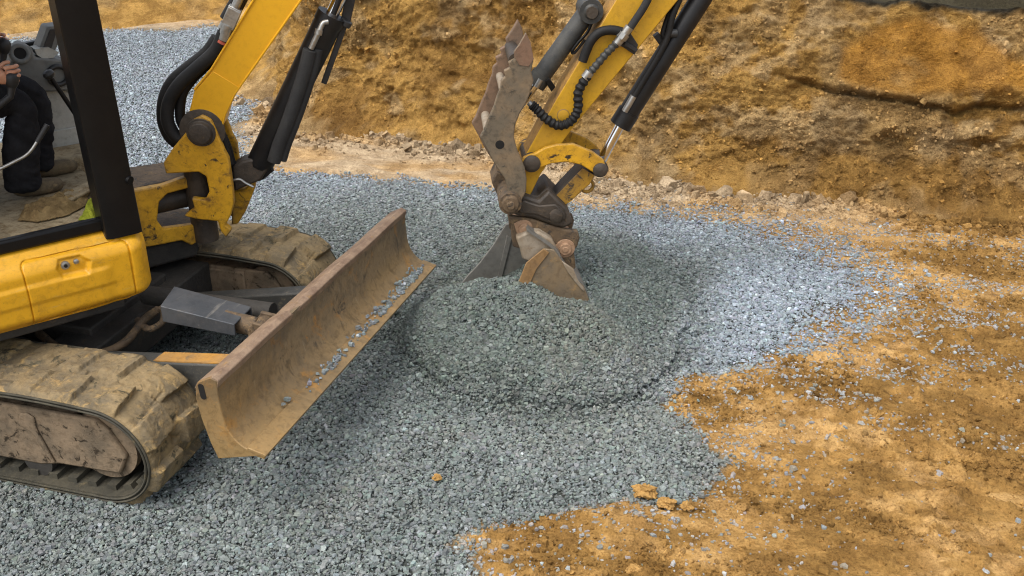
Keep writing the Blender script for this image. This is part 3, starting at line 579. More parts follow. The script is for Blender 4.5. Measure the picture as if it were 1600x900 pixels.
def track(sgn):
    yo = sgn*.98; yi = sgn*.56; y0, y1 = min(yo, yi), max(yo, yi)
    root = bpy.data.objects.new('track', None); COL.objects.link(root); root.parent = EX; root.location = (0, sgn*.77, 0)
    xf, xr, R, zc = -.255, -2.15, .235, .245
    # loop path of the belt's mid surface, with a little sag on top
    path = []
    for i in range(60): t = i/60; path.append((xr+(xf-xr)*t, zc+R+.012*math.sin(t*math.pi*3)*1.0, 'top'))
    for i in range(36): a = math.pi/2-math.pi*i/36; path.append((xf+math.cos(a)*R*1.06, zc+math.sin(a)*R, 'f'))
    for i in range(60): t = i/60; path.append((xf+(xr-xf)*t, zc-R, 'bot'))
    for i in range(36): a = -math.pi/2-math.pi*i/36; path.append((xr+math.cos(a)*R*1.06, zc+math.sin(a)*R, 'r'))
    Q = np.array([(p[0], p[1]) for p in path]); n = len(Q); tg = np.roll(Q, -1, 0)-np.roll(Q, 1, 0); tg /= np.linalg.norm(tg, axis=1)[:, None]; nr = np.stack([-tg[:, 1], tg[:, 0]], 1)  # outward (path is clockwise)
    L = np.concatenate([[0], np.cumsum(np.linalg.norm(np.diff(np.vstack([Q, Q[:1]]), axis=0), axis=1))]); tot = L[-1]
    # fine outer surface with staggered lugs pressed full of mud
    nu = 1300; nvv = 64; s = np.linspace(0, tot, nu, endpoint=False)
    qx = np.interp(s, L, np.append(Q[:, 0], Q[0, 0])); qz = np.interp(s, L, np.append(Q[:, 1], Q[0, 1])); nx = np.interp(s, L, np.append(nr[:, 0], nr[0, 0])); nz = np.interp(s, L, np.append(nr[:, 1], nr[0, 1]))
    v = np.linspace(0, 1, nvv); S, Vv = np.meshgrid(s, v, indexing='ij')
    NP = 26; pitch = tot/NP
    def lug(ph, lo, hi, skew):
        c = ((S/pitch+ph+skew*(Vv-.5)) % 1.0)-.5
        along = 1-sstep(.25, .29, np.abs(c)+.025*(fbm(S*14, Vv*6+ph*5, 3, 133)-.5)); across = sstep(lo-.01, lo+.02, Vv)*(1-sstep(hi-.03, hi+.0, Vv)); return along*across
    lg = np.maximum(lug(0, .0, .46, .18), lug(.5, .54, 1.0, -.18))
    frontness = np.interp(qx, [xf-.30, xf+.06], [0.0, 1.0])[:, None]              # mud has packed the upper run
    hgt = .012+.035*lg*(.38+.62*frontness)+.006*(fbm(S*9, Vv*5+sgn*7, 4, 130)-.5)+.006*(fbm(S*40, Vv*20, 4, 131)-.5)-.030*sstep(.60,.72,fbm(S*16,Vv*3+4,3,134))*np.exp(-((Vv-.5)/.09)**2)+.006*sstep(.5, .7, fbm(S*5, Vv*3, 4, 132+sgn))*(1-frontness*.6)
    edge = np.minimum(Vv, 1-Vv); hgt = hgt*sstep(-.02, .06, edge)+.004
    Yy = y0+(y1-y0)*Vv
    G = np.stack([qx[:, None]+nx[:, None]*hgt, Yy, np.maximum(qz[:, None]+nz[:, None]*hgt, -.02)], -1); G = np.concatenate([G, G[:1]], 0)
    # belt carcass: inner face and the two edges
    th = -.022; inner = np.stack([np.stack([qx+nx*th, np.full(nu, y), qz+nz*th], -1) for y in (y1, y0)], 1); inner = np.concatenate([inner, inner[:1]], 0)
    mb = MB(); mb.grid(G, 0)
    e0 = np.stack([inner[:, 1], G[:, 0]], 1); e1 = np.stack([G[:, -1], inner[:, 0]], 1)
    mb.grid(e0, 1); mb.grid(e1, 1); mb.grid(inner, 1)
    # ribs on the edge of the belt
    for y, o in ((y0, -.004), (y1, .004)):
        for hh in (-.012, .004):
            mb.tube([(qx[i]+nx[i]*hh, y+o, qz[i]+nz[i]*hh) for i in list(range(0, nu, 6))+[0]], .006, 6, 1, caps=False)
    # guide lugs on the inside
    for k in range(NP*2):
        i = int(k*nu/(NP*2)); c = np.array([qx[i]+nx[i]*-.034, 0, qz[i]+nz[i]*-.034]); t = np.array([-nz[i], 0, nx[i]])
        for yy in (y0+.09, y1-.09):
            mb.bar(c+np.array([0, yy-.05, 0]), c+np.array([0, yy+.05, 0]), .045, .03, up=(nx[i], 0, nz[i]), mi=1)
    mb.build('rubber_belt', [M['belt'], M['belt_edge']], root, angle=60)
    F = Frame((0, 0, 0), 0); out = yo-sgn*.045
    # roller frame: outer side plate, upper lip, lug plates
    fm = MB()
    zf = lambda x: 0
    pl = [(xr+.10, .40), (xf-.02, .395), (xf+.03, .355), (xf+.105, .225), (xf+.055, .125), (xf-.26, .118), (xf-.36, .095), (xf-.62, .095), (xr+.14, .12)]
    fm.prism(F, pl, -out, -(out-sgn*.03)); fm.prism(F, [(x, z) for x, z in pl], -(yi+sgn*.045), -(yi+sgn*.075))
    fm.box(F, xr+.1, xf-.15, -max(out, yi)+.03, -min(out, yi)-.03, .12, .385)
    fm.build('roller_frame', M['frame_mud'], root, bevel=.01)
    dt = MB()
    dt.prism(F, [(xf-.40, .37), (xf-.36, .378), (xf-.33, .36), (xf-.33, .30), (xf-.27, .13), (xf-.29, .13), (xf-.36, .28), (xf-.42, .31)], -(out+sgn*.014), -out)
    dt.build('stiffener', M['frame_mud'], root, bevel=.008)
    for x, nm, r in ((xf-.02, 'idler', .165), (xr, 'sprocket', .17)):
        w = MB(); w.lathe((x, yi+sgn*.08, zc), (x, yo-sgn*.06, zc), [(0, r*.5), (.0, r), (.05, r), (.06, r*.7), (.22, r*.7), (.23, r), (.27, r), (.27, r*.45)], 40); w.build(nm, M['frame_mud'], root)
    for k in range(4):
        x = xf-.38-k*.37; w = MB(); w.lathe((x, yi+sgn*.06, .105), (x, yo-sgn*.04, .105), [(0, .05), (.0, .075), (.05, .075), (.06, .05), (.25, .05), (.26, .075), (.31, .075), (.31, .04)], 24)
        w.build('roller', M['under'], root)
track(-1); track(1)

def undercarriage():
    F = UC
    m = MB(); m.box(F, -1.75, -.72, -.33, .33, .22, .46)
    for sx in (-.75, -1.6): m.box(F, sx-.13, sx+.13, -.60, .60, .20, .42)
    m.lathe((-1.25, 0, .48), (-1.25, 0, .7), [(0, .40), (.07, .40), (.07, .36), (.15, .36), (.15, .40), (.2, .40)], 40)
    m.build('track_frame', M['under'], EX, bevel=.01)
    # push arms
    yb = -.42
    a = MB(); P = on_plane(210, 572, np.array([0, -.62, 0]), np.array([0, 1., 0])); 
    for s in (1, -1):
        m = MB(); e_ = .05 if s < 0 else -.03; m.bar((-.72, s*.40-.05, .26+e_), (.24, s*.47-.04, .41+e_), .10, .15, mi=0)
        pa = m.build('push_arm', M['arm'], EX, bevel=.01)
        if s > 0: continue
        k = MB(); k.bar((-.24, s*.435-.045, .4635), (.20, s*.467-.04, .5325), .085, .006); k.build('paint_scrape', M['scrape'], pa)
    # lift cylinder with its guard
    c = MB(); c.cyl((-.62, 0, .50), (.10, 0, .50), .05, 20); c.build('blade_cylinder', M['under'], EX)
    g = MB()
    top = [(247, 470), (272, 446), (393, 480), (366, 509)]
    Z0, Z1 = .70, .62
    A, B, Cc, D = on_z(250, 478, .66), on_z(272, 447, .66), on_z(393, 479, .585), on_z(366, 507, .585)
    dn = np.array([0, 0, -.085]); th = np.array([0, 0, .010]); ow = (A-B)/np.linalg.norm(A-B)*.010
    front_row = [A+dn, A, B, B+dn]; back_row = [D+dn*.75, D, Cc, Cc+dn*.75]
    inn = lambda r0: [r0[0]-ow, r0[1]-ow-th, r0[2]+ow-th, r0[3]+ow]
    rows = [front_row+inn(front_row)[::-1], back_row+inn(back_row)[::-1]]
    g.add(rows[0]+rows[1], [(k, (k+1) % 8, 8+(k+1) % 8, 8+k) for k in range(8)]+[(0, 1, 6, 7), (1, 2, 5, 6), (2, 3, 4, 5), (8, 9, 14, 15), (9, 10, 13, 14), (10, 11, 12, 13)])
    g.build('cylinder_guard', M['guard'], EX, bevel=.004)
    e0 = (Cc+D)/2+dn*.55; d = (Cc+D)/2-(A+B)/2; d /= np.linalg.norm(d)
    r = MB(); r.cyl(e0-d*.1, e0+d*.06, .048, 20); 
    sd = np.cross(d, [0, 0, 1]); sd /= np.linalg.norm(sd)
    r.cyl(e0+d*.09-sd*.075, e0+d*.09+sd*.06, .05, 24); r.cyl(e0+d*.09-sd*.075, e0+d*.09-sd*.095, .030, 16)
    r.build('cylinder_eye', M['brown'], EX, bevel=.004)
    r = MB()
    for s in (-1, 1): r.bar(e0+d*.06+sd*s*.055+np.array([0, 0, .01]), e0+d*.30+sd*s*.055+np.array([0, 0, .015]), .022, .10)
    r.build('blade_bracket', M['brown'], EX, bevel=.006)
    # hydraulic hoses below the house
    P = [on_z(x, y, z) for x, y, z in ((60, 520, .42), (95, 545, .40), (150, 553, .38), (195, 535, .40), (225, 500, .46), (247, 484, .52))]
    h = MB(); h.tube(smooth_path(P), .021, 12); h.build('hose', M['brown'], EX)
    P = [on_z(x, y, z) for x, y, z in ((215, 500, .44), (232, 514, .44), (252, 505, .46), (256, 490, .50), (252, 480, .54))]
    h = MB(); h.tube(smooth_path(P), .017, 12); h.build('hose', M['brown'], EX)
    P = [on_z(x, y, z) for x, y, z in ((20, 530, .42), (70, 540, .36), (118, 556, .34), (140, 570, .30))]
    h = MB(); h.tube(smooth_path(P), .019, 12); h.build('hose', M['under'], EX)
undercarriage()

def blade():
    W = .98; n0 = np.array([0, 1., 0]); P0 = np.array([0, -W, 0])
    pr = lambda x, y: (lambda P: (P[0], P[2]))(on_plane(x, y, P0, n0))
    outer = [pr(*p) for p in ((305, 604), (309, 597), (328, 590), (341, 598), (337, 618), (341, 640), (350, 668), (372, 695), (412, 711), (408, 715), (341, 717), (329, 692), (315, 655), (306, 624))]
    # mouldboard profile in the x-z plane, front curve from the top roll down to the lip, then back up behind
    top_f = pr(339, 596); lip = pr(413, 712); mid1 = pr(342, 624); mid2 = pr(354, 668); mid3 = pr(378, 697)
    fr = [np.array(p) for p in (top_f, mid1, mid2, mid3, lip)]; fr = [np.array(q) for q in smooth_path([np.array([*p]) for p in fr], 6)]
    nb = []
    for i, p in enumerate(fr):
        t = fr[min(i+1, len(fr)-1)]-fr[max(i-1, 0)]; t /= np.linalg.norm(t); nb.append(p+np.array([t[1], -t[0]])*(.022 if i else .02))
    nb = [2*f-b if (b-f)@np.array([1., 0]) > 0 else b for f, b in zip(fr, nb)]
    root = bpy.data.objects.new('dozer_blade', None); COL.objects.link(root); root.parent = EX; root.location = (.4-EX.location.x, 0, .5)
    F = UC; WF = W+.11; ny = 90; ys = np.linspace(-W+.004, WF-.004, ny)
    mb = MB()
    wob = lambda y, i: .004*(fbm(np.array([y*3.]), np.array([i*.3]), 3, 140)[0]-.5)
    G = np.array([[(p[0]+wob(y, i), y, p[1]+wob(y+3, i)) for i, p in enumerate(fr)] for y in ys]); B = np.array([[(p[0], y, p[1]) for p in nb] for y in ys])
    mb.grid(G); mb.grid(B[:, ::-1]); mb.grid(np.stack([G[:, -1], B[:, -1]], 1)); mb.grid(np.stack([B[:, 0], G[:, 0]], 1))
    for k in (0, -1): mb.grid(np.stack([G[k], B[k]], 0))
    mb.build('mouldboard', M['blade'], root, angle=50)
    # rolled top edge: a square tube, dented
    t0 = np.array(top_f); tl = np.array(pr(307, 602))
    r = MB(); pts = [pr(304, 606), pr(308, 597), pr(330, 589), pr(341, 595), pr(340, 606)]
    rows = []
    for y in np.linspace(-W+.002, WF-.002, 60):
        dz = .004*math.sin(y*9)+.006*(fbm(np.array([y*4.]), np.array([.5]), 3, 141)[0]-.5)-.012*math.exp(-((y+.30)/.03)**2)
        rows.append([(a+dz*.5, y, z+dz) for a, z in pts])
    G = np.array(rows); G = np.concatenate([G, G[:, :1]], 1); r.grid(G); r.add(rows[0], [tuple(range(5))]); r.add(rows[-1], [tuple(range(5))])
    r.build('top_edge', M['blade_edge'], root, bevel=.004)
    lp = MB(); a = np.array(lip); b = np.array(pr(386, 701)); d = a-b; d /= np.linalg.norm(d); nn = np.array([-d[1], d[0]]); nn = nn if nn[1] > 0 else -nn
    q = [b+nn*.006, a+nn*.005+d*.008, a-nn*.010+d*.004, b-nn*.010]; lp.prism(F, [tuple(x) for x in q], W+.001, -WF-.001); lp.build('cutting_edge', M['blade'], root, bevel=.003)
    # end plates with the lifting slot in the near one
    for s, yw in ((-1, W), (1, WF)):
        e = MB(); e.prism(F, outer[:3]+[tuple(p) for p in fr[:-1]]+[(fr[-1][0]+.004, fr[-1][1])]+outer[-4:], -s*yw, -s*(yw-.018)); e.build('end_plate', M['blade'], root, bevel=.004)
    sl = MB(); c = pr(316, 612); ax = np.array(pr(318, 620))-np.array(pr(314, 604)); ax /= np.linalg.norm(ax); px_ = np.array([-ax[1], ax[0]])
    pts = [np.array(c)+ax*(.026*sgn+.010*math.sin(t))+px_*.013*math.cos(t) for sgn, r0 in ((1, 0), (-1, math.pi)) for t in np.linspace(r0, r0+math.pi, 8)]
    sl.prism(F, [tuple(p) for p in pts], W+.0015, W-.01); sl.build('lifting_slot', M['gap'], root)
    return fr
BL = blade()
for o in [c for c in bpy.data.objects if c.parent and c.parent.name == 'dozer_blade']:        # the blade hangs a little lower at its far end
    for v in o.data.vertices: v.co.z -= .078*(v.co.y+.98)/2.07
_lip = BL[-1]; BLADE_REST = (float(_lip[0])-.045, float(_lip[1])+.012)

# ------------------------------------------------------------------ house
def house():
    H = HS; R = .88
    q = lambda x, y: H.px(x, y, R)
    f0, f1 = -1.25, .335; zb0 = .64
    # outer right-hand skin: a fine sheet with shoulder, crease, chamfered front corner, door seam and latch recess
    door = [q(32, 419), q(203, 380), q(217, 463), q(54, 512)]
    dn = np.array(door)
    st = .0045; fs = np.arange(f0, f1+st/2, st); zs = np.linspace(.0, 1.0, 92); Fg, T = np.meshgrid(fs, zs, indexing='ij')
    botf = np.array([q(0, 530), q(130, 500), q(190, 483), q(225, 466), q(240, 440)]); 
    bz = np.interp(Fg, [-1.25, -.38, q(150, 496)[0], q(205, 474)[0], f1], [.655, .665, .66, .665, .72])
    Z = bz+(1.035-bz)*T
    r = np.full(Fg.shape, R)
    r -= .11*sstep(.90, 1.035, Z)**1.6                                       # shoulder rolls in to the sill
    r -= .10*sstep(.74, .655, Z)**2*.6                                       # belly tucks under
    crz = .865+.0*Fg; r += .009*sstep(crz+.02, crz-.005, Z)*sstep(.16, .10, Fg)*sstep(-2, -1.9, Fg)
    r -= .007*sstep(.80, .775, Z)*sstep(.19, .12, Fg)                        # lower step
    ch = np.clip((Fg-(f1-.085))/.085, 0, 1); r -= .075*ch**2.2               # front corner
    sd = poly_sd(Fg.ravel(), Z.ravel(), door).reshape(Fg.shape)+.028
    def rrect(Fa, Za, P, rad):
        return poly_sd(Fa.ravel(), Za.ravel(), P).reshape(Fa.shape)
    cen = dn.mean(0); inner = [tuple(cen+(p-cen)*(1-.030/np.linalg.norm(p-cen)*1.35)) for p in dn]
    sd = rrect(Fg, Z, inner, 0)-.028
    r -= .010*(1-sstep(.0015, .0042, np.abs(sd)))
    L = [q(88, 422), q(92, 408), q(128, 400), q(143, 408), q(140, 428), q(98, 436)]
    ls = poly_sd(Fg.ravel(), Z.ravel(), L).reshape(Fg.shape); r -= .022*(1-sstep(-.016, .004, ls))
    G = np.stack([H.O[0]+H.a[0]*Fg+H.b[0]*r, H.O[1]+H.a[1]*Fg+H.b[1]*r, Z], -1)
    isdoor = (sd[:-1, :-1]+sd[1:, 1:]+sd[:-1, 1:]+sd[1:, :-1])/4 < 0
    def sub(mask):
        mb = MB(); nu, nv = Fg.shape; idx = np.argwhere(mask); used = {}; vs = []; fsx = []
        for i, j in idx:
            f = []
            for a, b in ((i, j), (i+1, j), (i+1, j+1), (i, j+1)):
                k = a*nv+b
                if k not in used: used[k] = len(vs); vs.append(G[a, b])
                f.append(used[k])
            fsx.append(tuple(f))
        return mb.add(vs, fsx)
    sub(~isdoor).build('side_panel', M['yellow'], EX, angle=80)
    d = sub(isdoor).build('access_door', M['yellow'], EX, angle=80)
    seam = MB(); bnd = [tuple(cen+(p-cen)*1.0) for p in dn]
    # the dark gap behind the seam
    k = MB(); lat = q(104, 417); k.lathe(H.w(lat[0], R-.028, lat[1]), H.w(lat[0], R+.01, lat[1]), [(0, .019), (.012, .019), (.014, .012), (.016, .012)], 24, 0)
    k.lathe(H.w(lat[0], R-.014, lat[1]), H.w(lat[0], R+.01, lat[1]), [(0, .008), (.0045, .008)], 16, 1)
    l2 = q(121, 411); k.lathe(H.w(l2[0], R-.026, l2[1]), H.w(l2[0], R+.01, l2[1]), [(0, .012), (.010, .012), (.013, .007)], 20, 0)
    k.build('door_latch', [M['steel'], M['gap']], d)
    g = MB(); ring = []
    for rr in (-.002, .0):
        pass
    # solid body behind the skin, floor, hood at the rear
    b = MB(); b.slab(H, [(-1.2, -.80), (.26, -.80), (.335, -.70), (.335, .66), (.29, .755), (-1.2, .755)], .66, 1.0); b.build('house_body', M['yellow'], EX, bevel=.02)
    b = MB(); rear = [(-.55, -.86), (-.55, .80), (-.95, .80)]+[(-1.0-.28*math.cos(t), .78*math.sin(t)) for t in np.linspace(1.35, -1.35, 12)]+[(-.95, -.82)]
    b.slab(H, rear, 1.02, 1.58); b.build('engine_hood', M['yellow'], EX, bevel=.04)
    b = MB(); b.box(H, -.6, .325, -.80, .765, 1.005, 1.030); b.build('cab_floor', M['floor'], EX, bevel=.004)
    s = MB(); s.box(H, -1.2, .20, .752, .80, 1.012, 1.075); s.build('door_sill', M['black'], EX, bevel=.012)
    # underside pan and bolts
    b = MB(); b.slab(H, [(-1.1, -.7), (.2, -.7), (.2, .78), (-1.1, .78)], .60, .655); b.build('belly_pan', M['under'], EX, bevel=.01)
    # canopy posts and roof
    def post(c0, c1, w, d, nm='canopy_post'):
        m = MB(); p0, p1 = H.w(*c0), H.w(*c1)
        a, bb = H.a, H.b; rows = []
        prof = [(-.5, -.5), (.34, -.5), (.5, -.30), (.5, .5), (.36, .58), (-.30, .58), (-.5, .44)]
        ts = np.linspace(0, 1, 24)
        G = np.array([[p0+(p1-p0)*t+a*x*w+bb*y*d for x, y in prof+[prof[0]]] for t in ts]); m.grid(G)
        m.add(G[0][:-1], [tuple(range(7))]); m.add(G[-1][:-1], [tuple(range(7))]); return m.build(nm, M['black'], EX, bevel=.006)
    pb = .5*(np.array(H.px(167, 368, .80))+np.array(H.px(214, 358, .80))); pt = .5*(np.array(H.px(82, 0, .80))+np.array(H.px(148, 0, .80)))
    ta = (2.33-pt[1])/(pt[1]-pb[1])
    post((pb[0], .78, .985), (pt[0]+(pt[0]-pb[0])*ta, .78, 2.33), .165, .12)
    rb = MB(); jx = np.array(H.px(192, 280, .84)); rb.cyl(H.w(jx[0], .80, jx[1]), H.w(jx[0]+.03, .852, jx[1]-.01), .020, 16); rb.build('post_bolt', M['black'], EX)
    for bb in (.78, -.78): post((-.85, bb, 1.56), (-.80, bb, 2.33), .10, .08)
    m = MB(); m.slab(H, [(-.95, -.85), (.30, -.85), (.42, -.7), (.42, .7), (.30, .85), (-.95, .85)], 2.33, 2.41); m.build('canopy_roof', M['black'], EX, bevel=.03)
    # seat
    m = MB(); m.box(H, -.62, -.14, -.20, .28, 1.36, 1.46); m.build('seat', M['plastic_dark'], EX, bevel=.03)
    m = MB(); m.bar(H.w(-.62, .04, 1.44), H.w(-.74, .04, 1.98), .10, .46, up=H.b); m.build('backrest', M['plastic_dark'], EX, bevel=.03)
    m = MB(); m.box(H, -.55, -.2, -.14, .22, 1.03, 1.36); m.build('seat_base', M['plastic_dark'], EX, bevel=.02)
    # far-side console: light lower panel, darker moulded top with dials
    bL = -.30
    m = MB(); m.prism(H, H.poly([(42, 205), (50, 140), (116, 138), (126, 155), (150, 228), (152, 290), (60, 300)], bL), bL, bL-.14); m.build('console_panel', M['plastic_light'], EX, bevel=.015)
    m = MB(); m.prism(H, H.poly([(70, 206), (126, 196), (140, 240), (84, 254)], bL), bL+.012, bL+.002); m.build('console_hatch', M['plastic_light'], EX, bevel=.006)
    m = MB(); m.prism(H, H.poly([(4, 135), (16, 100), (22, 80), (38, 70), (50, 74), (56, 90), (104, 94), (112, 110), (128, 152), (116, 142), (52, 145)], bL+.05), bL+.05, bL-.10)
    top = m.build('console_top', M['plastic'], EX, bevel=.018)
    def torus(c, n_, R1, r1, nm, mt, par):
        c = np.array(c); n_ = n_/np.linalg.norm(n_); u = np.cross(n_, [0, 0, 1.]); u /= np.linalg.norm(u); w = np.cross(n_, u)
        t = MB(); t.tube([c+R1*(u*math.cos(a)+w*math.sin(a)) for a in np.linspace(0, 2*math.pi, 33)], r1, 10, caps=False); return t.build(nm, mt, par)
    torus(H.pw(31, 84, bL+.055), H.b+np.array([0, 0, .5]), .040, .014, 'cup_ring', M['plastic'], top)
    cp = MB(); cc = H.pw(31, 84, bL+.05); nn = (H.b+np.array([0, 0, .5])); cp.cyl(cc, cc+nn*.012, .034, 20); cp.build('cup_well', M['gap'], top)
    torus(H.pw(91, 118, bL+.06), H.b, .048, .013, 'ring_handle', M['plastic_dark'], top)
    t = MB(); t.prism(H, H.poly([(60, 80), (74, 42), (95, 40), (96, 60), (83, 88), (72, 90)], bL+.02), bL+.02, bL-.10); mon = t.build('monitor_box', M['plastic'], EX, bevel=.008)
    t = MB(); t.prism(H, H.poly([(66, 78), (78, 46), (90, 45), (78, 83)], bL+.023), bL+.025, bL+.02); t.build('monitor_grille', M['plastic_dark'], mon, bevel=.002)
    t = MB(); t.prism(H, H.poly([(54, 77), (58, 86), (68, 92), (84, 90), (92, 82), (76, 74)], bL+.04), bL+.04, bL-.05); t.build('monitor_foot', M['plastic_light'], mon)
    t = MB(); t.bar(H.pw(-60, 92, -.66), H.pw(102, 58, -.66), .05, .035); t.build('side_rail', M['black'], EX, bevel=.008)
    t = MB(); t.prism(H, H.poly([(98, 62), (104, 62), (120, 100), (108, 96)], -.4), -.40, -.5); t.build('rail_bracket', M['plastic_dark'], EX, bevel=.004)
    # travel lever with ball knob, and the bent lever by the sill
    t = MB(); A = H.pw(76, 116, .10); B = H.pw(142, 214, .12); t.tube([A, B], [.011, .013], 12); t.cyl(B, B+np.array([0, 0, -.12])+H.a*.02, .02, 12)
    lv = t.build('travel_lever', M['black'], EX)
    t = MB(); t.lathe(A-(B-A)/np.linalg.norm(B-A)*.02, B, [(0, .010), (.006, .024), (.02, .029), (.036, .022), (.044, .012)], 20); t.build('lever_knob', M['plastic_dark'], lv)
    Pn = [H.pw(x, y, .46) for x, y in ((66, 208), (46, 238), (20, 254), (-30, 278))]
    t = MB(); t.tube(smooth_path(Pn, 6), .0075, 10); lv = t.build('dozer_lever', M['steel'], EX)
    t = MB(); t.tube([H.pw(74, 195, .46), H.pw(58, 222, .46)], [.014, .012], 12); t.build('lever_grip', M['plastic_dark'], lv)
    # joysticks
    for jn in ((.10, -.20, 1.66), (.0, .33, 1.62)):
        t = MB(); t.tube([H.w(jn[0]-.26, jn[1], 1.44), H.w(jn[0]-.10, jn[1], jn[2]-.10), H.w(jn[0]-.015, jn[1], jn[2]-.05), H.w(*jn)], [.018, .016, .016, .020], 14); js = t.build('joystick', M['plastic_dark'], EX)
        t = MB(); t.lathe(H.w(jn[0], jn[1], jn[2]-.01), H.w(jn[0]+.02, jn[1], jn[2]+.1), [(0, .020), (.02, .030), (.05, .033), (.068, .024), (.075, .008)], 18); t.build('joystick_knob', M['plastic_dark'], js)
    t = MB(); t.box(H, -.6, -.22, .30, .46, 1.32, 1.42); t.box(H, -.55, -.28, .32, .44, 1.03, 1.32); t.build('armrest_console', M['plastic_dark'], EX, bevel=.02)
    # floor pieces
    fz = 1.034
    t = MB(); P = [on_z(x, y, fz+.03) for x, y in ((100, 305), (150, 280), (156, 292), (108, 318))]; t.add(P+[p+np.array([0, 0, .012]) for p in P], [(0, 1, 2, 3), (4, 5, 6, 7), (0, 1, 5, 4), (1, 2, 6, 5), (2, 3, 7, 6), (3, 0, 4, 7)])
    t.build('pedal', M['floor'], EX, bevel=.003)
    m = MB(); m.prism(H, H.poly([(84, 300), (82, 262), (96, 250), (152, 240), (152, 296)], -.05), -.05, -.30); m.build('front_kick_panel', M['floor'], EX, bevel=.02)
    def cloth(name, px, mat, lab, cat, hgt, sd, holes=0):
        P = np.array([on_z(x, y, fz)[:2] for x, y in px]); mn, mx_ = P.min(0)-.01, P.max(0)+.01; n = 60
        X, Y = np.meshgrid(np.linspace(mn[0], mx_[0], n), np.linspace(mn[1], mx_[1], n), indexing='ij')
        d = poly_sd(X.ravel(), Y.ravel(), P).reshape(X.shape)+.02*(fbm(X*20, Y*20, 3, sd)-.5)
        h = hgt*sstep(.004, -.035, d)*(.25+1.2*np.abs(fbm(X*14, Y*18, 4, sd+1, ridged=True)-.35))
        mb = MB(); ok = d < .006; idx = -np.ones(X.shape, int); vs = []
        for i in range(n):
            for j in range(n):
                if ok[i, j]: idx[i, j] = len(vs); vs.append((X[i, j], Y[i, j], fz+.004+h[i, j]))
        fsx = [(idx[i, j], idx[i+1, j], idx[i+1, j+1], idx[i, j+1]) for i in range(n-1) for j in range(n-1) if min(idx[i, j], idx[i+1, j], idx[i+1, j+1], idx[i, j+1]) >= 0]
        k = len(vs); vs += [(x, y, fz+.001) for x, y, z in vs]; fsx += [tuple(a+k for a in f) for f in fsx]
        o = mb.add(vs, fsx).build(name, mat, None, angle=70); return tag(o, lab, cat)
    cloth('brown_cloth', [(28, 345), (36, 330), (70, 318), (110, 302), (140, 300), (132, 322), (104, 338), (60, 347)], M['mat'], 'crumpled brown cloth on the cab floor by the operator\'s feet', 'cloth', .055, 151)
    cloth('work_glove', [(124, 344), (132, 330), (150, 318), (159, 320), (160, 336), (150, 345)], M['rag'], 'yellow green work glove lying on the cab floor beside the post', 'glove', .075, 161)
house()

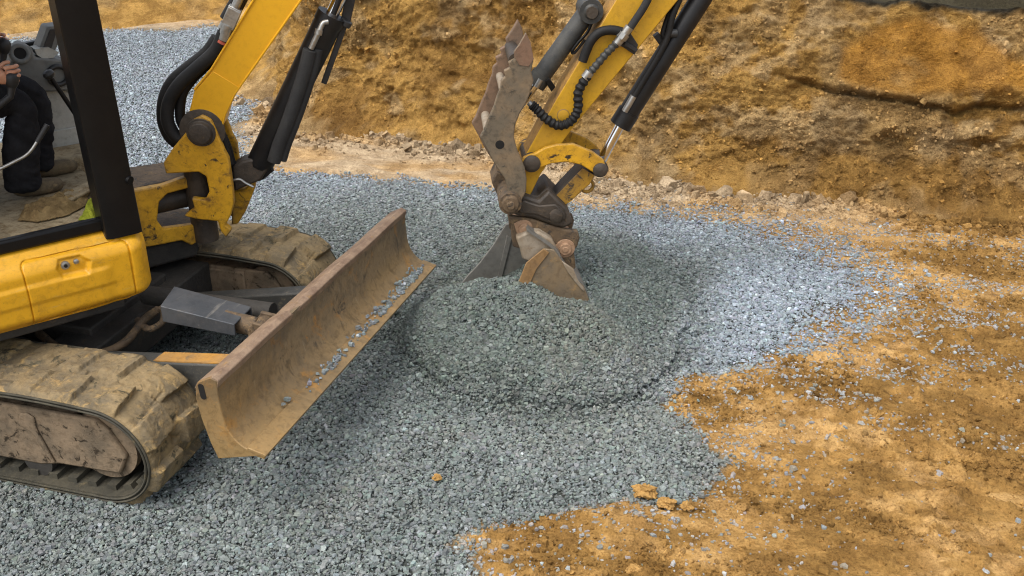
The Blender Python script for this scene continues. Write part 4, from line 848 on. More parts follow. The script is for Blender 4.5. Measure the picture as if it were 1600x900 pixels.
# ------------------------------------------------------------------ swing post, boom, stick, bucket
def front():
    H = HS; B = BM
    hb = .20
    m = MB(); m.prism(H, H.poly([(200, 300), (255, 290), (318, 268), (330, 278), (318, 288), (262, 303), (249, 316), (246, 345), (256, 358), (300, 352), (330, 350), (334, 366), (318, 372), (300, 384), (285, 376), (234, 386), (205, 388)], hb), hb, hb-.05)
    m.build('swing_mount', M['yellow_worn'], EX, bevel=.008)
    z_u = H.px(260, 297, hb)[1]; z_l = H.px(290, 365, hb)[1]; fe = H.px(330, 278, hb)[0]
    m = MB(); m.slab(H, [(.25, -.26), (.25, .149), (fe-.05, .149), (fe+.02, .06), (fe+.02, -.06), (fe-.06, -.15)], z_u-.04, z_u+.03); m.slab(H, [(.25, -.26), (.25, .149), (fe-.05, .149), (fe+.02, .06), (fe+.02, -.06), (fe-.06, -.15)], z_l-.05, z_l+.01)
    m.build('swing_lug', M['brown'], EX, bevel=.01)
    m = MB(); m.cyl(H.w(.30, .05, z_l+.16), H.w(fe-.05, .09, z_l+.17), .062, 20); m.build('swing_cylinder', M['grease'], EX)
    m = MB(); m.box(H, .2, fe-.1, -.24, .14, z_l-.18, z_l-.055); m.build('swing_base', M['under'], EX, bevel=.02)
    # swing bracket (king post): two C-shaped cheeks joined by a web
    C = [(259, 272), (255, 255), (270, 232), (294, 203), (302, 187), (316, 180), (330, 188), (338, 205), (350, 235), (357, 248), (363, 290), (366, 316), (360, 338), (352, 352), (362, 360), (353, 372), (345, 362), (340, 346), (307, 343), (287, 338), (304, 326), (299, 310), (320, 313), (327, 300), (322, 276), (310, 269)]
    br = MB(); br.prism(B, B.poly(C, .15), .15, .105); br.prism(B, B.poly(C, .15), -.105, -.15)
    o = br.build('swing_bracket', M['yellow_worn'], EX, bevel=.008)
    w = MB(); w.prism(B, B.poly([(330, 262), (352, 258), (360, 315), (352, 336), (333, 338)], .1), .104, -.104); w.prism(B, B.poly([(268, 266), (280, 248), (322, 246), (318, 264)], .1), .104, -.104)
    w.build('bracket_web', M['grease'], o, bevel=.004)
    kp = MB(); a0 = B.px(312, 300, 0)[0]; kp.cyl(B.w(a0, 0, .58), B.w(a0, 0, 1.04), .07, 24); kp.build('king_pin', M['grease'], o)
    pn = MB(); pc = B.px(314, 207, .15); pn.lathe(B.w(pc[0], -.19, pc[1]), B.w(pc[0], .2, pc[1]), [(0, .075), (.345, .075), (.345, .062), (.375, .055), (.380, .03)], 28); pn.build('boom_foot_pin', M['grease'], EX, bevel=.003)
    # boom: box section, then cranked forward to the stick head
    bl = B.poly([(290, 205), (293, 185), (304, 140), (331, 107), (396, 0)], .115); brr = B.poly([(470, 0), (366, 148), (352, 178), (346, 200), (330, 222), (303, 226)], .115)
    d = np.array(bl[-1])-np.array(bl[-2]); d /= np.linalg.norm(d)
    up_l = [tuple(np.array(bl[-1])+d*.62), (1.10, 2.86), (1.45, 3.00), (2.3, 3.02), (2.82, 2.78)]; up_r = [(2.74, 2.60), (2.2, 2.74), (1.5, 2.70), tuple(np.array(brr[0])+d*.45)]
    m = MB(); m.prism(B, bl+up_l+up_r+brr, .115, -.115); boom = m.build('boom', M['yellow_boom'], EX, bevel=.006)
    # proud flanges along both edges of the near face
    fl = MB()
    for pts, sh in ((bl[2:]+[up_l[0]], .0), (brr[:4]+[up_r[-1]], 0)):
        pts = pts if sh == 0 else pts
    a = [B.w(x, .117, z) for x, z in (bl[2:]+[up_l[0]])]; fl.tube(a, .006, 8)
    order = [brr[3], brr[2], brr[1], brr[0], up_r[-1]]; fl.tube([B.w(x, .117, z) for x, z in order], .006, 8)
    fl.build('weld_flange', M['yellow_boom'], boom)
    wp = MB(); wp.prism(B, B.poly([(333, 111), (305, 142), (294, 190), (300, 216), (328, 214), (345, 192), (356, 172), (374, 136)], .116), .1215, .1162); wp.build('reinforcing_plate', M['yellow_boom'], boom, bevel=.002)
    gr = MB(); gr.lathe(B.w(pc[0], .10, pc[1]), B.w(pc[0], .2, pc[1]), [(0, .115), (.026, .115), (.03, .10)], 32); gr.build('boom_foot_boss', M['grease'], boom)
    # hose bundle on the back of the boom, with steel fittings and a clamp
    for k, (pts, b, r) in enumerate((
        ([(350, 52), (336, 80), (306, 108), (280, 132), (264, 160), (262, 190), (276, 214), (300, 224), (330, 240)], .09, .034),
        ([(340, 60), (322, 84), (292, 108), (270, 128), (257, 156), (256, 190), (270, 218), (300, 232)], .00, .034),
        ([(352, 44), (330, 92), (300, 124), (284, 150), (282, 185), (294, 210)], .05, .026))):
        t = MB(); t.tube(smooth_path([B.pw(x, y, b) for x, y in pts], 8), r, 14); t.build('boom_hose', M['rubber'], EX)
    t = MB()
    for p0, p1, r in (((349, 62), (357, 38), .030), ((357, 38), (363, 22), .024), ((352, 46), (356, 38), .037), ((363, 22), (378, -12), .022)): t.cyl(B.pw(*p0, .10), B.pw(*p1, .10), r, 14)
    t.build('hose_fitting', M['steel'], EX)
    t = MB(); t.cyl(B.pw(346, 66, .09), B.pw(348, 62, .09), .036, 16); t.build('hose_marker_band', mat_band(), EX)
    t = MB(); t.bar(B.pw(352, 22, .10), B.pw(372, 32, .10), .11, .05, up=B.b); t.bar(B.pw(354, 17, .12), B.pw(374, 27, .12), .05, .012, up=B.b); t.build('hose_clamp', M['steel'], EX, bevel=.004)
    t = MB(); t.tube([B.pw(366, 20, .07), B.pw(392, -30, .07), B.pw(440, -110, .07)], .03, 12); t.tube([B.pw(352, 30, .0), B.pw(384, -25, .0), B.pw(430, -110, .0)], .03, 12); t.build('boom_pipe', M['rubber'], EX)
    # boom cylinder with hose sleeve and guard rod
    p0, p1 = B.pw(405, 258, .0), B.pw(527, 5, .0); dd = (p1-p0)/np.linalg.norm(p1-p0)
    p1 = B.pw(519, 22, .0); L = np.linalg.norm(p1-p0)
    t = MB(); t.lathe(p0, p1, [(0, .066), (.02, .072), (L-.05, .072), (L-.05, .076), (L, .076), (L, .04)], 28); bc = t.build('boom_cylinder', M['black_cyl'], EX)
    t = MB(); t.cyl(p1, p1+dd*.62, .034, 18); t.build('cylinder_rod', M['chrome'], bc)
    t = MB(); e = p1+dd*.62; t.cyl(e-B.b*.16, e+B.b*.16, .06, 18); t.build('rod_eye', M['grease'], bc)
    P = smooth_path([B.pw(x, y, .085) for x, y in ((484, 78), (476, 112), (464, 150), (450, 190), (436, 226), (428, 252))], 6); n = len(P)
    t = MB(); t.tube(P, [.036]*n, 14); t.tube([p+B.a*.040+B.b*-.02 for p in P], .026, 10); t.build('hose_sleeve', M['sleeve'], bc)
    t = MB(); t.tube([B.pw(486, 76, .09), B.pw(497, 52, .088)], .015, 10); t.tube([B.pw(497, 54, .088), B.pw(499, 46, .085)], .020, 10); t.tube(smooth_path([B.pw(499, 48, .085), B.pw(505, 36, .075), B.pw(513, 34, .07)], 4), .014, 10); t.build('cylinder_fitting', M['steel'], bc)
    t = MB(); t.bar(B.pw(506, 130, -.02), B.pw(541, 32, -.02), .030, .030); t.bar(B.pw(538, 42, -.02), B.pw(560, -60, -.02), .022, .05); t.cyl(B.pw(538, 40, 0.0), B.pw(543, 32, 0), .030, 12); t.build('guard_strip', M['plastic_dark'], bc, bevel=.004)
    t = MB(); t.cyl(B.pw(531, 0, .05), B.pw(548, -40, .05), .012, 10); t.cyl(B.pw(521, 22, .07), B.pw(545, -40, .06), .014, 10); t.build('cylinder_hose', M['rubber'], bc)
    # cylinder foot and the lower bracket of the swing post
    t = MB(); t.prism(B, B.poly([(362, 262), (378, 252), (396, 248), (420, 262), (408, 282), (384, 292), (366, 300)], .06), .06, -.06); t.build('cylinder_foot', M['grease'], bc, bevel=.012)
    t = MB(); t.prism(B, B.poly([(362, 300), (384, 296), (402, 268), (396, 300), (384, 330), (372, 350), (362, 352)], -.02), -.02, -.12); t.build('cylinder_bracket', M['yellow_worn'], EX, bevel=.008)
    t = MB(); t.tube(smooth_path([B.pw(x, y, .09) for x, y in ((362, 282), (374, 280), (384, 286), (396, 292))], 5), .007, 8); t.build('grease_line', M['steel'], EX)
    t = MB(); t.tube(smooth_path([B.pw(x, y, .02) for x, y in ((345, 205), (356, 230), (362, 252), (372, 268), (400, 278), (424, 262))], 6), .022, 10); t.tube(smooth_path([B.pw(x, y, .07) for x, y in ((338, 195), (352, 225), (360, 256))], 6), .018, 10); t.build('boom_foot_hose', M['rubber'], EX)
    # stick
    sl = B.poly([(962, 0), (868, 157), (826, 233), (796, 284), (784, 312)], .085); sr = B.poly([(798, 330), (822, 320), (845, 272), (884, 216), (894, 202), (991, 84), (1060, 0)], .085)
    e = np.array(sr[-1])-np.array(sr[-3]); e /= np.linalg.norm(e)
    ul = [tuple(np.array(sl[0])+e*.85)]; ur = [(ul[0][0]+.22, ul[0][1]+.10), (sr[-1][0]+e[0]*.75+.12, sr[-1][1]+e[1]*.75)]
    m = MB(); m.prism(B, sl[::-1]+ul+ur+sr[::-1], .085, -.085, 0, 1); st = m.build('stick', [M['yellow_stick'], M['dust_yellow']], EX, bevel=.006)
    bs = MB(); q = B.px(880, 180, .085); bs.lathe(B.w(q[0], .07, q[1]), B.w(q[0], .2, q[1]), [(0, .034), (.018, .034), (.02, .028)], 24); bs.build('stick_boss', M['yellow_stick'], st)
    # thumb cylinder on the machine side of the stick
    p0, p1 = B.pw(836, 132, .0), B.pw(921, 14, .0); L = np.linalg.norm(p1-p0)
    t = MB(); t.lathe(p0, p1, [(0, .042), (.0, .056), (.07, .056), (.07, .050), (L-.04, .050), (L-.0, .04)], 24); t.lathe(p1-B.b*.075, p1+B.b*.1, [(0, .062), (.15, .062), (.15, .04), (.16, .03)], 26); tc = t.build('thumb_cylinder', M['blue_cyl'], EX)
    t = MB(); t.cyl(p1+B.b*.078, p1+B.b*.10, .030, 18); t.build('cylinder_pin', M['grease'], tc)
    t = MB(); t.cyl(p0, B.pw(806, 172, .0), .026, 16); t.build('cylinder_rod', M['chrome'], tc)
    t = MB(); t.tube([B.pw(845, 124, .05), B.pw(838, 136, .05)], .016, 10); t.build('cylinder_fitting', M['steel'], tc)
    t = MB(); t.tube(smooth_path([B.pw(x, y, .045) for x, y in ((927, 30), (918, 50), (904, 66), (894, 80), (898, 82), (914, 62))], 5), .008, 8); t.build('thumb_pipe', M['black'], tc)
    t = MB(); t.prism(B, B.poly([(852, 128), (858, 122), (868, 136), (862, 144)], .06), .06, .02); t.build('pipe_stub', M['black'], tc, bevel=.003)
    # hoses on the stick
    t = MB(); t.tube(smooth_path([B.pw(x, y, .115) for x, y in ((978, 52), (958, 47), (938, 50), (924, 63), (916, 80), (910, 96))], 6), .024, 14); t.build('stick_hose', M['rubber'], EX)
    t = MB(); t.tube(smooth_path([B.pw(x, y, .125) for x, y in ((1030, -50), (1012, 0), (989, 37), (973, 60))], 6), .020, 14); t.build('stick_hose', M['sleeve'], EX)
    pts = smooth_path([B.pw(x, y, .12) for x, y in ((918, 118), (904, 143), (903, 170), (892, 189), (873, 196), (853, 185), (838, 170), (830, 163))], 12); n = len(pts)
    t = MB(); t.tube(pts, [.024+.0035*math.sin(i*1.55) for i in range(n)], 14); t.build('thumb_hose', M['rubber'], EX)
    t = MB(); t.tube(smooth_path([B.pw(x, y, .122) for x, y in ((963, 68), (947, 84), (930, 104), (918, 118))], 10), [.020+.003*math.sin(i*1.7) for i in range(31)], 12); t.build('armoured_hose', M['blue_cyl'], EX)
    t = MB(); t.cyl(B.pw(984, 42, .128), B.pw(964, 68, .122), .024, 14); t.cyl(B.pw(976, 52, .128), B.pw(970, 60, .128), .032, 8); t.build('hose_fitting', M['steel'], EX)
    for a, b, r in (((922, 112, .122), (914, 122, .12), .026), ((840, 172, .12), (826, 160, .11), .016)): t = MB(); t.cyl(B.pw(*a), B.pw(*b), r, 10); t.build('hose_fitting', M['steel'], EX)
    t = MB(); t.prism(B, B.poly([(958, 66), (984, 50), (997, 70), (992, 86), (974, 74)], .10), .104, .09); t.bar(B.pw(975, 66, .098), B.pw(994, 78, .098), .02, .05, up=B.b); t.build('hose_bracket', M['plastic_dark'], EX, bevel=.003)
    # bucket cylinder on the outer side of the stick
    p0, p1 = B.pw(969, 196, .0), B.pw(1094, 0, .0); d = (p1-p0)/np.linalg.norm(p1-p0); L = np.linalg.norm(p1-p0)+.75
    t = MB(); t.lathe(p0, p0+d, [(0, .045), (.0, .062), (.09, .062), (.09, .056), (L-.05, .056), (L, .03)], 28); bk = t.build('bucket_cylinder', M['black_cyl'], EX)
    t = MB(); re = B.pw(936, 258, .0); t.cyl(p0, re, .027, 20); t.build('cylinder_rod', M['chrome'], bk)
    t = MB(); t.cyl(re-B.b*.06, re+B.b*.06, .042, 20); t.build('rod_eye', M['grease'], bk)
    t = MB(); t.tube(smooth_path([B.pw(x, y, .06) for x, y in ((1075, -30), (1052, 22), (1044, 55), (1030, 84), (1010, 118), (988, 154))], 6), .017, 12); t.tube(smooth_path([B.pw(x, y, .03) for x, y in ((1064, -30), (1046, 20), (1036, 52), (1042, 62))], 6), .014, 12); t.build('cylinder_hose', M['rubber'], bk)
    t = MB(); t.cyl(B.pw(990, 150, .062), B.pw(976, 174, .062), .018, 12); t.build('cylinder_fitting', M['steel'], bk)
    t = MB(); t.prism(B, B.poly([(1022, 58), (1030, 52), (1040, 62), (1032, 72)], .02), .02, -.03); t.cyl(B.pw(1044, 52, .05), B.pw(1058, 52, .05), .022, 12); t.build('pipe_clip', M['plastic_dark'], bk, bevel=.003)
    # curved rocker links and the bucket link
    crv = [(836, 240), (852, 231), (870, 226), (896, 225), (927, 238), (944, 251), (947, 265), (939, 275), (927, 270), (908, 258), (885, 253), (861, 256), (846, 262), (838, 268), (822, 270), (812, 258), (818, 246)]
    for o0 in (.135, -.105):
        t = MB(); t.prism(B, B.poly(crv, .135), o0, o0-.03); t.build('rocker_link', M['yellow_worn'], EX, bevel=.006)
    for (x, y, r, l) in ((831, 256, .047, .155), (938, 266, .040, .155)):
        t = MB(); q = B.px(x, y, .14); t.lathe(B.w(q[0], -.15, q[1]), B.w(q[0], .2, q[1]), [(0, r), (.295, r), (.30, r*.8), (.305, r*.5)], 22); t.build('link_pin', M['grease'], EX)
    t = MB(); t.prism(B, B.poly([(910, 262), (930, 274), (922, 288), (890, 317), (883, 321), (868, 306)], .07), .07, -.07, 0, 1); t.build('bucket_link', [M['yellow_worn'], M['grease']], EX, bevel=.006)
    t = MB(); c = B.pw(917, 290, .02); t.tube([c+.036*(B.a*math.cos(a)+np.array([0, 0, 1.])*math.sin(a)) for a in np.linspace(0, 2*math.pi, 25)], .010, 8, caps=False); t.build('lifting_eye', M['yellow_worn'], EX)
    # hydraulic thumb: two serrated plates with cross tubes
    near = [(822, 52), (829, 66), (834, 92), (830, 112), (834, 126), (827, 150), (822, 162), (812, 178), (805, 196), (803, 214), (808, 234), (814, 248), (820, 262), (823, 280), (822, 300), (814, 316), (802, 322), (792, 314), (793, 295), (788, 278), (776, 262), (768, 248), (760, 232), (750, 214), (756, 204), (764, 184), (772, 166), (776, 152), (782, 138), (783, 126), (790, 120), (787, 111), (797, 106), (794, 98), (805, 92), (803, 82), (812, 70)]
    serr = near
    P = B.poly(serr, .19); off = np.array(B.px(812, 44, -.12))-np.array(B.px(822, 52, .19))
    t = MB(); t.prism(B, P, .19, .155); tn = t.build('thumb', M['thumb'], EX, bevel=.006)
    P2 = B.poly([(x-13, y-21) for x, y in serr], -.12)
    t = MB(); t.prism(B, P2, -.12, -.155); t.build('thumb_plate', M['thumb2'], tn, bevel=.006)
    t = MB(); tip = B.poly([(822, 52), (829, 66), (834, 92), (826, 104), (812, 102), (803, 88), (803, 82), (812, 70)], .191); t.prism(B, tip, .1925, .1885); t.build('thumb_tooth', M['rust_tip'], tn, bevel=.001)
    for x, y, r, mt in ((806, 97, .036, 'grease'), (787, 143, .022, 'bucket_pale'), (763, 207, .024, 'bucket_pale')):
        t = MB(); q = B.px(x, y, .19); t.cyl(B.w(q[0], -.14, q[1]), B.w(q[0], .16, q[1]), r, 18); t.build('thumb_cross_tube', M[mt], tn)
    t = MB(); q = B.px(781, 226, .19); t.lathe(B.w(q[0], .15, q[1]), B.w(q[0], .3, q[1]), [(0, .024), (.0415, .024), (.0418, .018)], 20, 0); t.build('pin_hole', M['gap'], tn)
    # lower pivot of thumb and stick
    t = MB(); q = B.px(797, 316, .2); t.lathe(B.w(q[0], -.2, q[1]), B.w(q[0], .3, q[1]), [(0, .062), (.425, .062), (.425, .048), (.445, .042), (.447, .022), (.46, .020)], 28); t.build('bucket_pin', M['brown'], EX, bevel=.002)
    t = MB(); t.prism(B, B.poly([(768, 285), (776, 268), (792, 275), (797, 296), (790, 322), (780, 312)], .02), .02, -.16); t.build('stick_nose', M['brown'], EX, bevel=.01)
    # quick hitch
    t = MB(); t.prism(B, B.poly([(800, 334), (806, 318), (820, 306), (842, 314), (858, 298), (872, 313), (884, 324), (895, 345), (893, 352), (881, 357), (864, 353), (836, 342), (808, 337)], .15), .15, .09); t.prism(B, B.poly([(800, 334), (806, 318), (820, 306), (842, 314), (858, 298), (872, 313), (884, 324), (895, 345), (893, 352), (881, 357), (864, 353), (836, 342), (808, 337)], .15), .09, -.15)
    qh = t.build('quick_hitch', M['grease'], EX, bevel=.014)
    t = MB(); q = B.px(868, 335, .15); t.lathe(B.w(q[0], .14, q[1]), B.w(q[0], .3, q[1]), [(0, .052), (.018, .052), (.02, .040), (.04, .036), (.045, .02)], 22); t.build('hitch_pin', M['grease'], qh)
    t = MB(); t.prism(B, B.poly([(806, 322), (818, 312), (842, 320), (868, 318), (882, 332), (884, 342), (866, 346), (838, 334), (812, 332)], .152), .166, .151); t.build('hitch_cheek', M['grease'], qh, bevel=.008)
front_done = None
def mat_band():
    t = NT('hose_band'); return t.done((.45, .10, .06), .5)
front()

def bucket():
    B = BM; bw = .235
    root = bpy.data.objects.new('bucket', None); COL.objects.link(root); root.parent = EX; loc = B.w(1.85, 0, .3); root.location = tuple(loc-np.array(EX.location))
    ears = [(792, 338), (802, 339), (830, 342), (860, 352), (884, 359), (903, 361), (906, 372), (903, 384), (897, 392), (900, 420), (892, 424), (878, 410), (862, 398), (838, 398), (822, 392), (801, 386), (799, 366), (800, 352)]
    t = MB(); t.prism(B, B.poly(ears, .14), .14, .10); t.prism(B, B.poly(ears, .14), -.10, -.14); t.build('bucket_ear', M['brown'], root, bevel=.01)
    # shell: back plate curving from the ears down to the cutting edge, side plates, lip
    prof = B.poly([(850, 389), (866, 391), (882, 414), (894, 432), (912, 448), (922, 472), (924, 505), (905, 525), (850, 530), (790, 505), (768, 498)], bw)
    t = MB(); t.prism(B, prof, bw, bw-.018); t.build('side_plate', M['bucket'], root, bevel=.003)
    prof2 = B.poly([(790, 349), (808, 344), (838, 372), (866, 392), (884, 420), (892, 450), (880, 500), (720, 500), (702, 470), (728, 432), (748, 411), (770, 382)], -bw)
    t = MB(); t.prism(B, prof2, -bw, -(bw-.018)); t.build('side_plate', M['bucket_in'], root, bevel=.003)
    back = [p for p in B.poly([(826, 360), (868, 390), (882, 414), (894, 432), (912, 448), (922, 472), (924, 505), (905, 525), (850, 530), (790, 505), (762, 502)], bw)]
    back = smooth_path([np.array(p) for p in back], 4); ins = []
    for i, p in enumerate(back):
        tt = back[min(i+1, len(back)-1)]-back[max(i-1, 0)]; tt /= np.linalg.norm(tt); ins.append(p+np.array([tt[1], -tt[0]])*.014)
    t = MB(); t.prism(B, [tuple(p) for p in back]+[tuple(p) for p in ins[::-1]], -bw+.019, bw-.019); t.build('back_plate', M['bucket_in'], root, angle=50)
    # front strip on the near side plate and the pale upper shell
    t = MB(); t.prism(B, B.poly([(849, 388), (858, 394), (838, 420), (826, 447), (812, 475), (790, 470), (808, 445), (822, 410)], bw+.002), bw+.010, bw+.001); t.build('side_cutter', M['cutter'], root, bevel=.003)
    t = MB(); t.prism(B, B.poly([(806, 372), (822, 364), (842, 362), (862, 374), (872, 392), (852, 392), (826, 410), (816, 405), (812, 388)], bw-.04), bw-.04, -.2); t.build('upper_shell', M['bucket_pale'], root, bevel=.012)
    t = MB(); t.prism(B, B.poly([(878, 408), (896, 420), (903, 438), (914, 452), (912, 456), (898, 440), (886, 424)], bw), bw+.006, bw-.012); t.build('wear_strip', M['bucket_pale'], root, bevel=.004)
    t = MB(); q0 = B.px(798, 372, -bw+.03); t.prism(B, B.poly([(792, 368), (800, 372), (784, 436), (777, 436)], -bw+.03), -bw+.03, -bw+.018); t.build('inner_rib', M['bucket_in'], root, bevel=.003)
    for x, y, r in ((819, 357, .048), (883, 389, .056)):
        t = MB(); q = B.px(x, y, .15); t.lathe(B.w(q[0], -.16, q[1]), B.w(q[0], .3, q[1]), [(0, r), (.306, r), (.3065, r*.62), (.322, r*.60), (.3225, r*.3), (.326, r*.28)], 24); t.build('bucket_bolt', M['bolt'], root, bevel=.002)
    t = MB(); t.prism(B, B.poly([(803, 350), (815, 344), (820, 362), (810, 370)], .15), .15, .138); t.build('keeper_plate', M['bolt'], root, bevel=.003); t = MB(); t.prism(B, B.poly([(868, 384), (876, 376), (884, 398), (876, 402)], .15), .152, .138); t.build('keeper_plate', M['bolt'], root, bevel=.003)
    for k in range(4):
        o0 = -bw+.03+k*.128; t = MB(); a, z = B.px(768, 500, bw); t.prism(B, [(a, z+.02), (a+.03, z-.03), (a-.07, z-.06)], o0, o0+.07); t.build('bucket_tooth', M['bucket'], root)
bucket()

# ------------------------------------------------------------------ operator
def skin_mesh(name, chains, mat, parent=None, sub=2, fr=HS):
    """chains: list of lists of (a, b, z, radius); vertices closer than 1 mm are welded so that limbs join"""
    me = bpy.data.meshes.new(name); V = []; E = []; R = []
    off = np.array(parent_loc(parent)) if parent else np.zeros(3)
    def vid(p, r):
        w = fr.w(*p)-off
        for i, q in enumerate(V):
            if np.linalg.norm(q-w) < .001: return i
        V.append(w); R.append(r); return len(V)-1
    for ch in chains:
        prev = None
        for a, b, z, r in ch:
            i = vid((a, b, z), r)
            if prev is not None and prev != i: E.append((prev, i))
            prev = i
    me.from_pydata([tuple(v) for v in V], E, []); o = bpy.data.objects.new(name, me); COL.objects.link(o)
    sk = o.modifiers.new('skin', 'SKIN'); sk.use_smooth_shade = True
    for k, r in enumerate(R): me.skin_vertices[0].data[k].radius = (r, r) if not isinstance(r, tuple) else r
    me.skin_vertices[0].data[0].use_root = True
    su = o.modifiers.new('sub', 'SUBSURF'); su.levels = sub; su.render_levels = sub
    dg = bpy.context.evaluated_depsgraph_get(); m2 = bpy.data.meshes.new_from_object(o.evaluated_get(dg)); bpy.data.objects.remove(o)
    m2.name = name; m2.materials.clear(); m2.materials.append(mat); o = bpy.data.objects.new(name, m2); COL.objects.link(o)
    m2.polygons.foreach_set('use_smooth', [True]*len(m2.polygons))
    if parent: o.parent = parent
    return o
def fold(o, amp, seed):
    me = o.data; n = len(me.vertices); co = np.empty(n*3); me.vertices.foreach_get('co', co); co = co.reshape(-1, 3); no = np.array([v.normal[:] for v in me.vertices])
    q = co@np.array([.5, .3, 1.0]); d = amp*(fbm(q*16+co[:, 0]*5, co[:, 1]*9+co[:, 2]*4, 3, seed, ridged=True)-.6)+amp*.6*(fbm(co[:, 2]*30, co[:, 0]*20+co[:, 1]*12, 3, seed+1)-.5)
    me.vertices.foreach_set('co', (co+no*d[:, None]).ravel()); me.update()
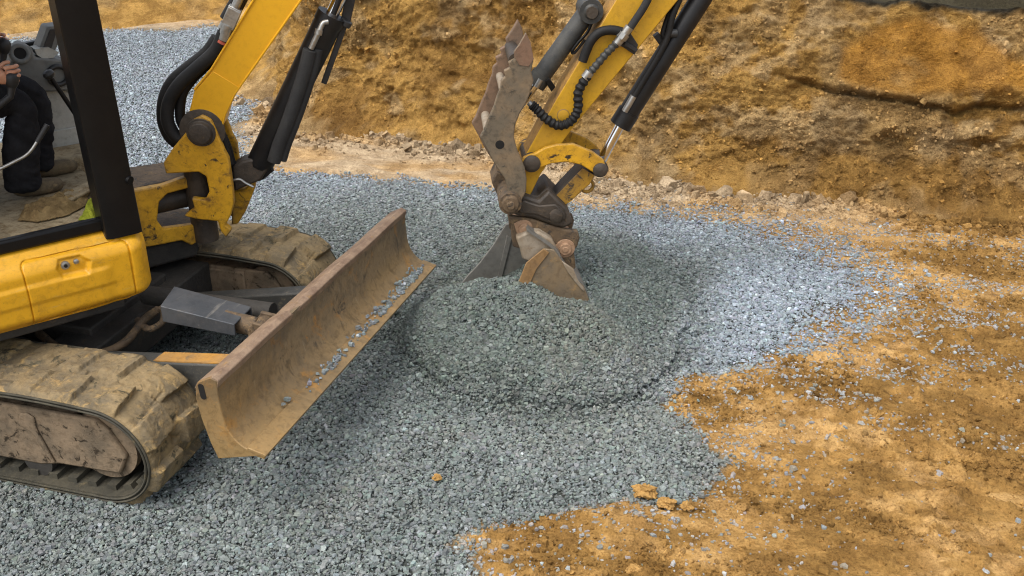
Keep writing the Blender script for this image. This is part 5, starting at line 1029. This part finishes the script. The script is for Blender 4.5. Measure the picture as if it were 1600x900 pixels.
def operator_person():
    pel = (-.42, .05, 1.56, .13); ch = (-.47, .05, 1.95, .135); nk = (-.45, .05, 2.09, .055)
    knR = (.055, .20, 1.505); knL = (.165, -.08, 1.49)
    body = [[pel, (-.45, .05, 1.74, .125), ch, nk, (-.42, .05, 2.17, .075), (-.41, .05, 2.25, .080)]]
    armR = [ch, (-.46, .25, 2.0, .062), (-.36, .33, 1.74, .048), (-.18, .33, 1.67, .038), (-.075, .325, 1.665, .026), (-.035, .32, 1.665, .033)]
    armL = [ch, (-.46, -.15, 2.0, .062), (-.34, -.24, 1.76, .048), (-.12, -.22, 1.72, .038), (.0, -.20, 1.70, .026), (.045, -.20, 1.70, .033)]
    legR = [pel, (-.36, .16, 1.55, .095), (knR[0], knR[1], knR[2], .062), (.01, .19, 1.27, .052), (-.03, .18, 1.09, .038), (.08, .18, 1.055, .032)]
    legL = [pel, (-.36, -.05, 1.55, .095), (knL[0], knL[1], knL[2], .062), (.15, -.06, 1.27, .052), (.11, -.06, 1.09, .038), (.22, -.06, 1.055, .032)]
    fing = []
    def hand(c, s, lift):
        # palm centre c, fingers curling round the stick; s = +1 right hand
        for k in range(4):
            z = c[2]+.036-.022*k; l = (1.0, 1.08, 1.02, .82)[k]
            fing.append([(c[0], c[1], c[2], .033), (c[0]+.022, c[1]+s*.014, z, .0105), (c[0]+.022+.036*l, c[1]+s*.030, z+.004, .0098), (c[0]+.022+.056*l, c[1]+s*.008, z+.002, .0090), (c[0]+.022+.048*l, c[1]-s*.012, z, .0080)])
        fing.append([(c[0], c[1], c[2], .033), (c[0]+.004, c[1]-s*.026, c[2]+.034, .0120), (c[0]+.034, c[1]-s*.030, c[2]+.050, .0105), (c[0]+.056, c[1]-s*.016, c[2]+.054, .0090)])
    hand((-.035, .32, 1.665), 1, 0); hand((.045, -.20, 1.70), -1, 0)
    nose = [(-.41, .05, 2.25, .080), (-.345, .05, 2.235, .022), (-.315, .05, 2.225, .012)]
    P = skin_mesh('person', body+[armR, armL, legR, legL]+fing+[nose], M['skin'])
    tag(P, 'seated operator in dark trousers gripping the joysticks, mostly beyond the left edge', 'person')
    up = lambda c, k, n: [(a, b, z, r*k+.008) for a, b, z, r in c[:n]]
    skin_mesh('trousers', [[(-.45, .05, 1.66, .14), (-.42, .05, 1.56, .145)], [(-.42, .05, 1.56, .145), (-.34, .16, 1.56, .108), (-.12, .19, 1.545, .096), (knR[0], knR[1], knR[2], .078), (.035, .195, 1.39, .088), (.00, .19, 1.25, .086), (-.02, .185, 1.12, .088), (-.025, .185, 1.06, .092)],
              [(-.42, .05, 1.56, .145), (-.34, -.05, 1.56, .108), (-.10, -.07, 1.54, .096), (knL[0], knL[1], knL[2], .078), (.17, -.07, 1.38, .080), (.15, -.06, 1.25, .078), (.12, -.06, 1.12, .078), (.115, -.06, 1.07, .080)]], M['trousers'], P, sub=4, fr=HS); fold(bpy.data.objects['trousers'], .017, 171)
    skin_mesh('jacket', [[(-.44, .05, 1.66, .145), (-.46, .05, 1.8, .14), (-.47, .05, 1.95, .15), (-.45, .05, 2.05, .075)], [(-.47, .05, 1.95, .15), (-.46, .25, 2.0, .076), (-.36, .33, 1.74, .060), (-.20, .33, 1.675, .048), (-.10, .326, 1.666, .040)],
              [(-.47, .05, 1.95, .15), (-.46, -.15, 2.0, .076), (-.34, -.24, 1.76, .060), (-.14, -.222, 1.722, .048), (-.03, -.20, 1.702, .040)]], M['jacket'], P, fr=HS)
    for s, bx in ((-.02, .18), (.12, -.06)):
        skin_mesh('work_boot', [[(-.02+s, bx, 1.11, .050), (-.025+s, bx, 1.07, .046), (.05+s, bx, 1.068, .044), (.14+s, bx, 1.066, .042), (.19+s, bx, 1.062, .030)]], M['shoe'], P, fr=HS)
    skin_mesh('hair', [[(-.46, .05, 2.22, .060), (-.44, .05, 2.29, .078), (-.41, .05, 2.315, .06)]], M['hair'], P)
operator_person()

build_ground(); build_bank(); build_gravel(); build_clumps()

# ------------------------------------------------------------------ light
SUN_EL, SUN_AZ = math.radians(64), math.radians(236)         # bright overcast; azimuth from +X towards +Y
w = bpy.data.worlds.new('World'); scene.world = w; w.use_nodes = True; nt = w.node_tree
sky = nt.nodes.new('ShaderNodeTexSky'); sky.sky_type = 'NISHITA'; sky.sun_disc = False; sky.sun_elevation = SUN_EL; sky.sun_rotation = math.pi/2-SUN_AZ
sky.dust_density = 4.0; sky.air_density = 1.0; sky.ozone_density = 1.0
hs = nt.nodes.new('ShaderNodeHueSaturation'); hs.inputs['Saturation'].default_value = .45                 # cloud cover greys the sky
nt.links.new(sky.outputs[0], hs.inputs['Color']); nt.links.new(hs.outputs[0], nt.nodes['Background'].inputs[0]); nt.nodes['Background'].inputs[1].default_value = .15
ld = bpy.data.lights.new('sun', 'SUN'); ld.energy = 1.25; ld.angle = math.radians(65); ld.color = (1, .95, .88)
sun = bpy.data.objects.new('sun', ld); COL.objects.link(sun)
dirv = Vector((math.cos(SUN_EL)*math.cos(SUN_AZ), math.cos(SUN_EL)*math.sin(SUN_AZ), math.sin(SUN_EL))); sun.rotation_euler = dirv.to_track_quat('Z', 'Y').to_euler()
vs = scene.view_settings; scene.display_settings.display_device = 'sRGB'; vs.view_transform = 'Standard'; vs.look = 'None'; vs.exposure = .86; vs.gamma = 1
scene.cycles.max_bounces = 6; scene.cycles.use_denoising = True; scene.cycles.filter_width = 1.1; scene.cycles.denoising_prefilter = 'ACCURATE'
